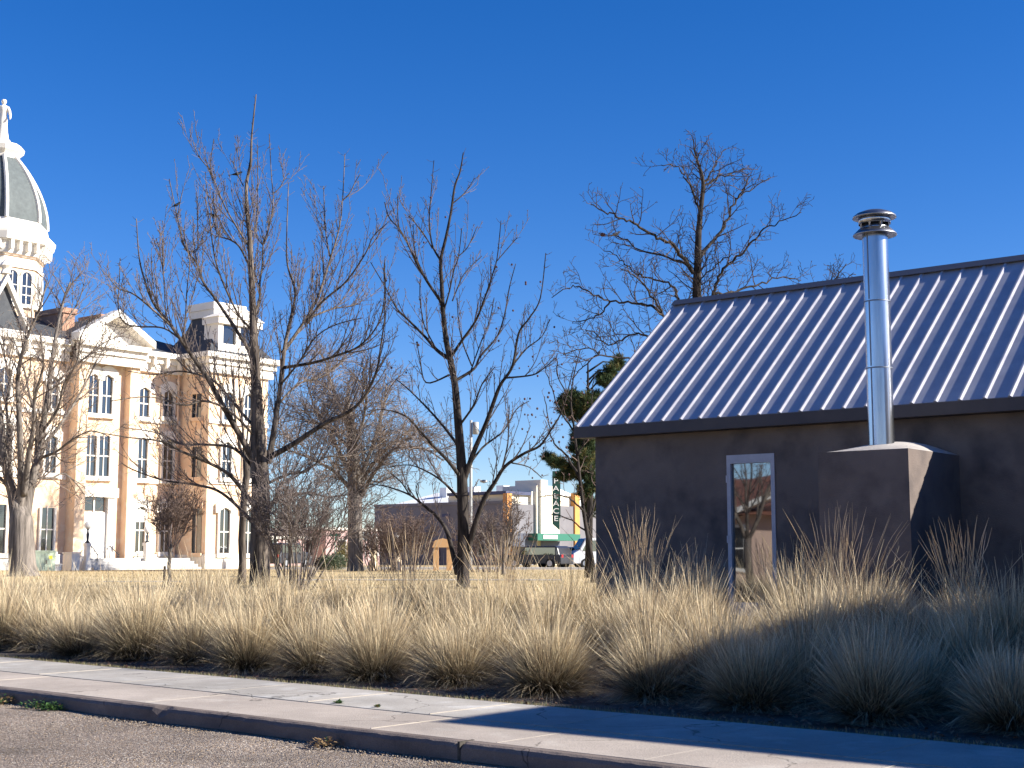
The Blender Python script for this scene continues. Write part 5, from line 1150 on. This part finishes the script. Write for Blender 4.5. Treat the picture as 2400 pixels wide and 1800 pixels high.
# seed balls and berries hanging in the two trees
def ball(name, r, m_):
    mb = MB(); mb.lathe(V((0, 0, 0)), [(.01, -r)] + [(r * math.cos(a), r * math.sin(a)) for a in (-1, -.4, .2, .8)] + [(.01, r)], 7); return mb.build(name, m_, None, None, True)
M['seed'] = mat('seed_brown', (.075, .04, .04), .9)
proto = ball('seed_ball', .032, M['seed']); first = True
rnd = random.Random(3)
pods = [(440, 575), (580, 450), (675, 577), (375, 662), (1005, 900), (1105, 885), (1195, 1000), (1195, 1012), (1290, 997), (1113, 1183), (1018, 1165), (510, 1112), (290, 990), (325, 1555), (490, 1390), (500, 1405), (1020, 1380), (1005, 1300), (905, 1467), (1380, 1290), (1390, 1495), (1240, 1482), (1272, 1607), (478, 738), (535, 742), (720, 1225), (420, 1585)]
for a, b in pods:
    x, y = 800 + a / 2.765, 300 + b / 2.765; P = at(x, y, 40 + rnd.uniform(-.6, .6))
    c_ = proto if first else proto.copy()
    if not first: COL.objects.link(c_)
    first = False; c_.parent = tree2; c_.location = P - T2R
proto = ball('berry_cluster', .03, M['seed']); first = True
for i in range(60):
    x = rnd.gauss(1290, 42); y = rnd.gauss(985, 75)
    if x > 1390 or x < 1205: continue
    P = at(x, y, 48 + rnd.uniform(-1, 1)); c_ = proto if first else proto.copy()
    if not first: COL.objects.link(c_)
    first = False; c_.parent = treeR; c_.location = P - TRR; c_.scale = (rnd.uniform(.7, 1.5),) * 3

# pine
M['needle'] = vcol_mat('pine_needles', .7, .2)
def pine(px, py, Y, clumps, label, seed):
    rnd = random.Random(seed); B = at(px, py, Y); r_ = V((B.x, B.y, gz(B.x, B.y))); o = thing('pine_tree', r_, label, 'tree')
    tr = MB(); top = at(px, 850, Y); tr.tube([r_ - ZV(.1), r_.lerp(top, .4) + V((.1, 0, 0)), r_.lerp(top, .8), top], [.16, .12, .07, .03], 8)
    fo = MB(); col = []
    for (cx_, cy_, rx, ry) in clumps:
        C = at(cx_, cy_, Y + rnd.uniform(-.8, .8)); k_ = Y / F
        tr.tube([V((r_.x, r_.y, C.z - .5)), V((r_.x, r_.y, C.z)).lerp(C, .5), C], [.05, .035, .015], 5)
        for i in range(int(120 * rx * ry / 500) + 30):
            v = rvec(rnd) * rnd.random() ** .4; c = C + V((v.x * rx * k_, v.y * rx * k_, v.z * ry * k_)); ax_ = (v + V((0, 0, .6)) + rvec(rnd) * .4).normalized()
            g_ = rnd.uniform(.6, 1.25); colr = (.055 * g_, .085 * g_, .032 * g_, 1) if rnd.random() < .8 else (.16 * g_, .14 * g_, .05 * g_, 1)
            tr.tube([c - ax_ * .22, c + ax_ * .1], [.012, .008], 3, cap=False)
            for n_ in range(26):
                t = rnd.random(); b = c + ax_ * (.24 * (t - .5)); d = (ax_ * rnd.uniform(.2, 1.2) + rvec(rnd)).normalized(); s_ = d.cross(rvec(rnd)).normalized() * .012; L_ = rnd.uniform(.12, .2)
                k0 = len(fo.v); fo.v += [tuple(b - s_), tuple(b + s_), tuple(b + d * L_)]; fo.f.append((k0, k0 + 1, k0 + 2)); fo.m.append(0); col += [colr] * 3
    fo.c = np.array(col, dtype=np.float32).ravel(); tr.build('trunk', M['bark2'], o, r_, True); fo.build('crown', M['needle'], o, r_)
pine(1378, 1350, 58, [(1340, 940, 26, 26), (1352, 965, 30, 24), (1322, 950, 14, 24), (1378, 985, 18, 22), (1362, 1020, 26, 24), (1380, 1045, 18, 24), (1350, 1050, 16, 14), (1285, 1072, 14, 9), (1305, 1084, 22, 12), (1330, 1100, 22, 16), (1360, 1108, 22, 18), (1385, 1110, 14, 22), (1320, 1118, 18, 10), (1372, 1150, 20, 20), (1385, 1190, 18, 22), (1366, 1075, 24, 20), (1392, 1130, 16, 26), (1372, 945, 22, 26), (1388, 1010, 16, 26), (1388, 1075, 14, 18), (1410, 885, 14, 14), (1432, 868, 16, 16), (1425, 895, 20, 14), (1450, 850, 16, 18), (1400, 940, 20, 24), (1430, 960, 24, 30)], 'dark green pine behind the left corner of the brown house', 5)

# evergreen and dead low shrubs far back
def low_bush(px, Y, w_, h_, colr, label, seed, name='low_shrub'):
    rnd = random.Random(seed); P = at(px, 1330, Y); r_ = V((P.x, P.y, gzf)); mb = MB(); col = []
    for i in range(1500):
        v = rvec(rnd) * rnd.random() ** .35; c = r_ + V((v.x * w_ / 2, v.y * w_ / 2, h_ * .5 + v.z * h_ * .52)); d = (v + rvec(rnd) * .7 + V((0, 0, .4))).normalized(); s_ = d.cross(rvec(rnd)).normalized() * .03; g_ = rnd.uniform(.6, 1.3)
        k0 = len(mb.v); mb.v += [tuple(c - s_), tuple(c + s_), tuple(c + d * .18)]; mb.f.append((k0, k0 + 1, k0 + 2)); mb.m.append(0); col += [(colr[0] * g_, colr[1] * g_, colr[2] * g_, 1)] * 3
    mb.c = np.array(col, dtype=np.float32).ravel(); return tag(mb.build(name, M['needle'], None, r_), label, 'shrub')
low_bush(782, 88, 1.7, .95, (.11, .14, .09), 'low grey green shrub at the foot of the thin green post', 1)
low_bush(812, 91, 1.6, 1.7, (.20, .17, .07), 'yellow brown shrub just left of the old tree trunk', 2)
low_bush(760, 89, 1.3, .8, (.2, .16, .12), 'small brownish shrub left of the grey green one', 3)

# ------------------------------------------------------------------ birds
M['birdblack'] = mat('black_feathers', (.012, .012, .016), .5); M['birdgrey'] = mat('grey_feathers', (.20, .18, .16), .8); M['beak'] = mat('beak_dark', (.03, .03, .03), .4)
def bird(px, py, Y, face, m_, label, sc=1.0, pitch=0.2):
    P = at(px, py, Y); r_ = V(P); d = V((face, .15, 0)).normalized(); up = V((0, 0, 1)); sdv = d.cross(up).normalized()
    f_ = (d * math.cos(pitch) + up * math.sin(pitch)).normalized()
    o = thing('bird', r_, label, 'bird', 'birds perched in the bare trees')
    mb = MB(); c = r_ + up * .07 * sc
    pts = [c - f_ * .10 * sc, c - f_ * .05 * sc, c, c + f_ * .05 * sc, c + f_ * .085 * sc + up * .015 * sc, c + f_ * .11 * sc + up * .03 * sc, c + f_ * .14 * sc + up * .032 * sc, c + f_ * .155 * sc + up * .03 * sc]
    mb.tube(pts, [x * sc for x in (.015, .038, .048, .042, .030, .030, .022, .006)], 10)
    mb.add([c - f_ * .08 * sc - sdv * .012, c - f_ * .08 * sc + sdv * .012, c - f_ * .25 * sc + sdv * .03 - up * .02, c - f_ * .25 * sc - sdv * .03 - up * .02, c - f_ * .08 * sc + up * .015, c - f_ * .25 * sc + up * .0], [(0, 1, 2, 3), (0, 3, 5, 4), (1, 4, 5, 2), (0, 4, 1), (3, 2, 5)])
    bo = mb.build('body', m_, o, r_, True)
    for s_ in (-1, 1):
        mb = MB(); w0 = c + sdv * (s_ * .036 * sc) + f_ * .05 * sc
        mb.tube([w0, c + sdv * (s_ * .047 * sc), c + sdv * (s_ * .032 * sc) - f_ * .09 * sc, c + sdv * (s_ * .012 * sc) - f_ * .16 * sc], [.012 * sc, .028 * sc, .02 * sc, .004 * sc], 8); mb.build('wing', m_, o, r_, True)
        mb = MB(); mb.tube([c - up * .035 * sc + sdv * (s_ * .018 * sc), r_ + sdv * (s_ * .02 * sc) - up * .01], .006 * sc, 5); mb.build('leg', M['beak'], o, r_)
    mb = MB(); mb.tube([pts[6] + f_ * .012 * sc, pts[7] + f_ * .04 * sc - up * .006], [.009 * sc, .002], 6); mb.build('beak', M['beak'], o, r_)
bird(555, 413, 42.3, 1, M['birdblack'], 'black bird perched highest in the largest bare tree', 1.05)
bird(413, 485, 43.5, .4, M['birdblack'], 'black bird perched furthest left in the largest bare tree', .95, .5)
bird(501, 510, 42.8, -1, M['birdblack'], 'black bird on the long limb between the other two in the largest tree', 1.05, .1)
bird(1443, 554, 41, 1, M['birdgrey'], 'pale grey bird on the left limb of the tree behind the roof', 1.0, .3)
mb = MB(); P = at(1413, 550, 41); mb.lathe(P, [(.01, -.06), (.07, -.04), (.09, .01), (.05, .045), (.01, .05)], 10); tag(mb.build('nest', M['seed'], None, P, True), 'small round nest at the end of the left limb behind the roof', 'nest')

# ------------------------------------------------------------------ ornamental grass
M['grass'] = vcol_mat('dry_grass', .6, .12, .35)
def clump_mesh(seed, n=2300, ns=190, R=.10, H=1.0):
    rs = np.random.RandomState(seed); K = 7
    tot = n + ns; az = rs.uniform(0, 2 * np.pi, tot)
    # tussocks: the blades leave in uneven tufts
    nt_ = 26; ta = rs.uniform(0, 2 * np.pi, nt_); tti = np.radians(np.clip(np.abs(rs.normal(0, 44, nt_)), 2, 88)); tl = rs.uniform(.62, 1.12, nt_)
    ti_ = rs.randint(0, nt_, tot); loose = rs.uniform(0, 1, tot) < .45
    az = np.where(loose, az, ta[ti_] + rs.normal(0, .42, tot))
    tilt = np.where(loose, np.radians(np.clip(np.abs(rs.normal(0, 50, tot)), 0, 98)), np.clip(tti[ti_] + rs.normal(0, .20, tot), 0, 1.6))
    tilt[n:] = np.radians(np.clip(np.abs(rs.normal(0, 27, ns)), 0, 70))
    L = rs.uniform(.38, .95, tot) * H * np.where(loose, 1, tl[ti_]); brk = rs.uniform(0, 1, n) < .05; tilt[:n][brk] = rs.uniform(1.2, 1.75, brk.sum()); L[:n] *= (1 - .20 * (tilt[:n] / 1.4)); L[n:] = np.where(rs.uniform(0, 1, ns) < .12, rs.uniform(1.0, 1.34, ns), rs.uniform(.6, 1.02, ns)) * H
    r0 = R * np.sqrt(rs.uniform(0, 1, tot)) * 1.7; azr = az + rs.normal(0, .5, tot)
    droop = rs.gamma(2.0, .28, tot) * (0.3 + tilt); droop[n:] = rs.uniform(.03, .34, ns)
    droop = np.minimum(droop, 1.9 - tilt * .5)
    w = rs.uniform(.0013, .0029, tot); w[n:] = rs.uniform(.0010, .0017, ns)
    side_curl = rs.normal(0, .38, tot); side_curl[n:] *= .4
    lean = rs.normal(0, .06, 2)
    t = np.linspace(0, 1, K)
    base = np.stack([np.cos(azr) * r0, np.sin(azr) * r0, np.zeros(tot)], 1)
    P = np.zeros((tot, K, 3)); P[:, 0] = base
    for k in range(1, K):
        ang = tilt + droop * (t[k] ** 1.6); a = az + side_curl * t[k]
        d = np.stack([np.cos(a) * np.sin(ang) + lean[0], np.sin(a) * np.sin(ang) + lean[1], np.cos(ang)], 1) + rs.normal(0, .035, (tot, 3))
        P[:, k] = P[:, k - 1] + d * (L / (K - 1))[:, None]
    P[:, :, 2] = np.maximum(P[:, :, 2], .012 + .012 * rs.uniform(0, 1, (tot, 1)))
    fa = rs.uniform(0, np.pi, tot); sd_ = np.stack([np.cos(fa), np.sin(fa), np.zeros(tot)], 1)
    prof = np.array([.8, 1, 1, .95, .8, .5, .1])
    off = sd_[:, None, :] * (w[:, None] * prof[None, :])[:, :, None]
    off[n:, 5] *= 3.0; off[n:, 6] *= 6
    vv = np.stack([P - off, P + off], 2).reshape(-1, 3)
    g = rs.uniform(.60, 1.22, tot); kind = rs.uniform(0, 1, tot)
    basec = np.where(kind[:, None] < .4, np.array([[.045, .042, .018]]), np.array([[.060, .038, .022]]))  # brown blade feet painted extra dark for the shade deep in the clump
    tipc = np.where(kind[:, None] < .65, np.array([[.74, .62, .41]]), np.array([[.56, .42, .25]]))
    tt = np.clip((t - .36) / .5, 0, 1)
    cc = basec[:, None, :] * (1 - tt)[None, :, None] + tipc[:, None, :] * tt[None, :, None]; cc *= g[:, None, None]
    cc = np.repeat(cc[:, :, None, :], 2, 2).reshape(-1, 3); cc = np.concatenate([cc, np.ones((len(cc), 1))], 1)
    idx = (np.arange(tot) * K * 2)[:, None] + (np.arange(K - 1) * 2)[None, :]; idx = idx.reshape(-1)
    F_ = np.stack([idx, idx + 1, idx + 3, idx + 2], 1)
    me = bpy.data.meshes.new('grass_clump'); me.vertices.add(len(vv)); me.vertices.foreach_set('co', vv.astype(np.float32).ravel())
    me.loops.add(F_.size); me.loops.foreach_set('vertex_index', F_.astype(np.int32).ravel()); me.polygons.add(len(F_))
    me.polygons.foreach_set('loop_start', np.arange(0, F_.size, 4, dtype=np.int32)); me.polygons.foreach_set('loop_total', np.full(len(F_), 4, dtype=np.int32))
    ca = me.color_attributes.new('Col', 'FLOAT_COLOR', 'POINT'); ca.data.foreach_set('color', cc.astype(np.float32).ravel())
    me.materials.append(M['grass']); me.update(calc_edges=True); return me
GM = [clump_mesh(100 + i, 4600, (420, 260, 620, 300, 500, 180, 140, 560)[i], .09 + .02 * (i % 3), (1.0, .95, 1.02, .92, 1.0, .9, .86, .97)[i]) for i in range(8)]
rnd = random.Random(77); NC = 0
WHERE = ['at the far left', 'before the thick left trunk', 'below the courthouse steps', 'below the reddish tree', 'below the largest bare tree', 'below the stemmy shrub', 'below the old tree', 'below the cream gate pillars', 'below the dark trunked tree', 'below the theatre', 'below the house corner', 'left of the glass door', 'in front of the glass door', 'between door and fireplace', 'in front of the fireplace', 'right of the fireplace', 'at the right edge']
WX = [60, 170, 300, 420, 600, 720, 840, 930, 1080, 1230, 1400, 1580, 1760, 1880, 2030, 2200, 2400]
def where(px): return WHERE[min(range(len(WX)), key=lambda i: abs(WX[i] - px))]
used = {}
def clump(p, q, s, hs=1.0, row='front'):
    global NC
    a = st(p, q); z = gz(a.x, a.y); i = rnd.randrange(8)
    d_ = V((a.x, a.y, z + .5)) - CAM; px = 1200 + F * d_.x / (d_.y * cp + d_.z * sp_)
    if d_.y < 1 or px > 2780 or px < -260: return None
    o = bpy.data.objects.new('grass_clump', GM[i]); COL.objects.link(o); NC += 1
    o.location = (a.x, a.y, z - .01); o.rotation_euler = (rnd.uniform(-.05, .05), rnd.uniform(-.05, .05), rnd.uniform(0, 6.28)); o.scale = (s * rnd.uniform(.95, 1.1), s * rnd.uniform(.95, 1.1), s * hs)
    d_ = V((a.x, a.y, z + .5)) - CAM; px = 1200 + F * d_.x / (d_.y * cp + d_.z * sp_)
    if row == 'fourth' and 820 < px < 1420: o.scale.z *= 1.16
    lb = {'front': 'straw grass clump in the front row ', 'tall': 'plumed grass clump by the house ', 'second': 'grass clump in the second row ', 'third': 'grass clump in the third row ', 'fourth': 'grass clump in the fourth row '}[row] + where(px)
    if px > 2440: lb = 'shaded grass clump beyond the right edge of the picture'
    elif px < -40: lb = 'grass clump beyond the left edge of the picture'
    else:
        n_ = used.get(lb, 0); used[lb] = n_ + 1
        if n_: lb += (', one further right', ', two further right', ', three further right', ', four further right')[min(n_ - 1, 3)]
    tag(o, lb, 'ornamental grass', 'dry grass clumps in the bed')
    return o
pp_ = -17.5
fixed = []
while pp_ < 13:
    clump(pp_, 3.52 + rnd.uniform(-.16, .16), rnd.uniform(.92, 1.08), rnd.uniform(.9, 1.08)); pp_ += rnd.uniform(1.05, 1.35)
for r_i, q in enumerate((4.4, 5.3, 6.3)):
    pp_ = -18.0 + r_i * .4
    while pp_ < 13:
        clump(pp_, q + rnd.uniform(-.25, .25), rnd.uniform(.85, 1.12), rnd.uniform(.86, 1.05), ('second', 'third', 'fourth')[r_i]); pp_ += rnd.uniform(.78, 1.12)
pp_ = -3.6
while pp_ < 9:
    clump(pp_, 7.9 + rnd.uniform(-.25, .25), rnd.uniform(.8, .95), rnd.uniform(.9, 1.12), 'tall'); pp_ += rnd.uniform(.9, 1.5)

# a few taller clumps whose thin stems stand well above the rest
for k_i, (px_t, q_t, hz_, wh_) in enumerate(((955, 6.2, 1.0, 'tall thin stemmed grass clump below the cream gate pillars'), (1185, 6.6, .92, 'tall thin stemmed grass clump between dark trunked tree and theatre'), (1500, 8.0, 1.02, 'tall thin stemmed grass clump between house corner and glass door'), (1960, 7.4, 1.0, 'tall thin stemmed grass clump below the fireplace'), (2260, 7.0, .9, 'tall thin stemmed grass clump right of the fireplace'))):
    bp = None
    for i in range(600):
        p = -17 + i * .05; a = st(p, q_t, gz(*st(p, q_t)[:2])); d_ = a + ZV(.5) - CAM; 
        if d_.y < 1: continue
        X = 1200 + F * d_.x / (d_.y * cp + d_.z * sp_)
        if bp is None or abs(X - px_t) < bp[0]: bp = (abs(X - px_t), a)
    o = bpy.data.objects.new('grass_clump', clump_mesh(300 + k_i, 1500, 90, .12, .8)); COL.objects.link(o); o.location = bp[1] - ZV(.01)
    rs_ = random.Random(k_i); mb = MB(); col = []
    for i in range(70):
        az_ = rs_.uniform(0, 6.28); ti_ = abs(rs_.gauss(0, .26)); L_ = rs_.uniform(1.1, 1.75) * hz_; w_ = .0022; pts = [V((rs_.gauss(0, .07), rs_.gauss(0, .07), 0))]
        for k2 in range(1, 8):
            an = ti_ + .35 * (k2 / 7) ** 2 * rs_.random(); pts.append(pts[-1] + V((math.cos(az_) * math.sin(an), math.sin(az_) * math.sin(an), math.cos(an))) * (L_ / 7))
        k0 = len(mb.v); mb.tube(pts, [w_, w_, w_ * .9, w_ * .8, w_ * .7, w_ * 1.3, w_ * 2.0, w_ * .5], 3, cap=False); g_ = rs_.uniform(.7, 1.15); col += [(.62 * g_, .47 * g_, .29 * g_, 1)] * (len(mb.v) - k0)
    mb.c = np.array(col, dtype=np.float32).ravel(); so = mb.build('stems', M['grass'], o); tag(o, wh_, 'ornamental grass', 'dry grass clumps in the bed')

# short lawn and leaf litter: stuff
def blades(name, label, n, fpos, h0, h1, cols, seed, w_=.004, kindm='grass'):
    rs = random.Random(seed); mb = MB(); col = []
    for i in range(n):
        c = fpos(rs)
        if c is None: continue
        a = rs.uniform(0, 6.28); L_ = rs.uniform(h0, h1); d = V((rs.gauss(0, .4), rs.gauss(0, .4), 1)).normalized(); s_ = V((math.cos(a), math.sin(a), 0)) * w_
        k0 = len(mb.v); mb.v += [tuple(c - s_), tuple(c + s_), tuple(c + d * L_)]; mb.f.append((k0, k0 + 1, k0 + 2)); mb.m.append(0); cc = rs.choice(cols); g_ = rs.uniform(.7, 1.2); col += [(cc[0] * g_, cc[1] * g_, cc[2] * g_, 1)] * 3
    mb.c = np.array(col, dtype=np.float32).ravel(); return tag(mb.build(name, M['grass']), label, kind='stuff')
def lawnpos(rs):
    Y = 24 + 60 * rs.random() ** 1.4; px = rs.uniform(-100, 1450); P = at(px, 1300, Y)
    if qof(P) < 7.5: return None
    if (P - CO).dot(EV) < 3.5 and (P - CO).dot(EU) < 25 : return None
    return V((P.x, P.y, gz(P.x, P.y)))
blades('lawn_grass', 'short dry lawn grass', 26000, lawnpos, .04, .11, [(.5, .39, .21), (.42, .32, .17), (.33, .27, .14)], 9, .012)
def litter(rs):
    a = st(rs.uniform(-11, 9), rs.uniform(2.5, 5)); return V((a.x, a.y, gz(a.x, a.y) + .01))
def leafs(name, label, n, fpos, cols, seed, s0=.015, s1=.035):
    rs = random.Random(seed); mb = MB(); col = []
    for i in range(n):
        c = fpos(rs); u_ = rvec(rs); u_.z *= .35; u_.normalize(); v_ = u_.cross(V((rs.gauss(0, .4), rs.gauss(0, .4), 1))).normalized(); s_ = rs.uniform(s0, s1); k0 = len(mb.v)
        mb.v += [tuple(c - u_ * s_), tuple(c + v_ * s_ * .5), tuple(c + u_ * s_), tuple(c - v_ * s_ * .5 + V((0, 0, s_ * .3)))]; mb.f.append((k0, k0 + 1, k0 + 2, k0 + 3)); mb.m.append(0); cc = rs.choice(cols); col += [(*cc, 1)] * 4
    mb.c = np.array(col, dtype=np.float32).ravel(); return tag(mb.build(name, M['grass']), label, kind='stuff')
leafs('leaf_litter', 'brown dead leaves lying in the planting bed', 5200, litter, [(.16, .085, .06), (.11, .065, .05), (.22, .15, .10)], 4)
def edge(rs):
    a = st(rs.uniform(-11, 9), 2.45 + abs(rs.gauss(0, .06))); return V((a.x, a.y, .15))
blades('edge_grass', 'sparse short grass along the back edge of the pavement', 5000, edge, .015, .05, [(.24, .21, .10), (.12, .14, .06), (.35, .28, .16)], 19, .003)

# weeds at the kerb
M['weed'] = vcol_mat('weed_leaf', .6, .25)
def weed(px, py, label, rad, n, z, seed, dry=.2, name='weed'):
    rs = random.Random(seed); P = on_plane(px, py, V((0, 0, z)), UP)
    if z < .1: P = P + NS * min(0, -.10 - qof(P))
    r_ = V((P.x, P.y, z)); mb = MB(); col = []
    for i in range(n):
        az = rs.uniform(0, 6.28); rr = rad * rs.random() ** .6; c = r_ + V((math.cos(az) * rr, math.sin(az) * rr * .7, 0)); h = rs.uniform(.01, .09) * (1 - .5 * rr / rad) * rad / .15
        c += ZV(h); u_ = V((math.cos(az), math.sin(az), rs.uniform(-.3, .9))).normalized(); v_ = u_.cross(UP).normalized(); s_ = rs.uniform(.010, .026); k0 = len(mb.v)
        mb.v += [tuple(c - u_ * s_), tuple(c - u_ * s_ * .1 + v_ * s_ * .6), tuple(c + u_ * s_), tuple(c - u_ * s_ * .1 - v_ * s_ * .6)]; mb.f.append((k0, k0 + 1, k0 + 2, k0 + 3)); mb.m.append(0)
        g_ = rs.uniform(.6, 1.3); cc = (.06, .13, .035) if rs.random() > dry else (.33, .22, .11); col += [(cc[0] * g_, cc[1] * g_, cc[2] * g_, 1)] * 4
    for i in range(n // 8):
        az = rs.uniform(0, 6.28); d = V((math.cos(az), math.sin(az) * .7, 0)) * rad * rs.uniform(.3, .9); s_ = V((-d.y, d.x, 0)).normalized() * .0025; k0 = len(mb.v); e_ = r_ + d + ZV(rs.uniform(.02, .09) * rad / .15)
        mb.v += [tuple(r_ - s_), tuple(r_ + s_), tuple(e_)]; mb.f.append((k0, k0 + 1, k0 + 2)); mb.m.append(0); col += [(.08, .12, .04, 1)] * 3
    mb.c = np.array(col, dtype=np.float32).ravel(); return tag(mb.build(name, M['weed'], None, r_), label, 'weed')
weed(112, 1641, 'green weed mixed with dry tan leaves against the kerb, nearest the left edge', .20, 260, .005, 1, .55)
weed(195, 1652, 'low green weed in the gutter between the other two weeds', .20, 170, .005, 2, .12)
weed(262, 1653, 'bright green weed in the gutter, furthest right of the three', .17, 230, .005, 3, .03)
weed(793, 1648, 'small green weed growing in the joint of the pavement', .055, 60, .156, 4, .05)
weed(885, 1657, 'tiny green weed in the pavement joint right of the small one', .04, 30, .156, 5, .1)
weed(830, 1741, 'dry brown weed tuft at the foot of the kerb', .16, 120, .005, 6, .95)
P = on_plane(1178, 1789, V((0, 0, .01)), UP); mb = MB()
mb.add([P + V((-.03, 0, 0)), P + V((0, -.02, .004)), P + V((.035, .0, .012)), P + V((.0, .03, .03)), P + V((0, 0, .04))], [(0, 1, 4), (1, 2, 4), (2, 3, 4), (3, 0, 4), (3, 2, 1, 0)]); tag(mb.build('dead_leaf', mat('leaf_tan', (.42, .28, .13), .8), None, P), 'curled tan leaf lying in the gutter at the bottom of the picture', 'leaf')
print('OBJECTS', len(bpy.data.objects), 'clumps', NC)
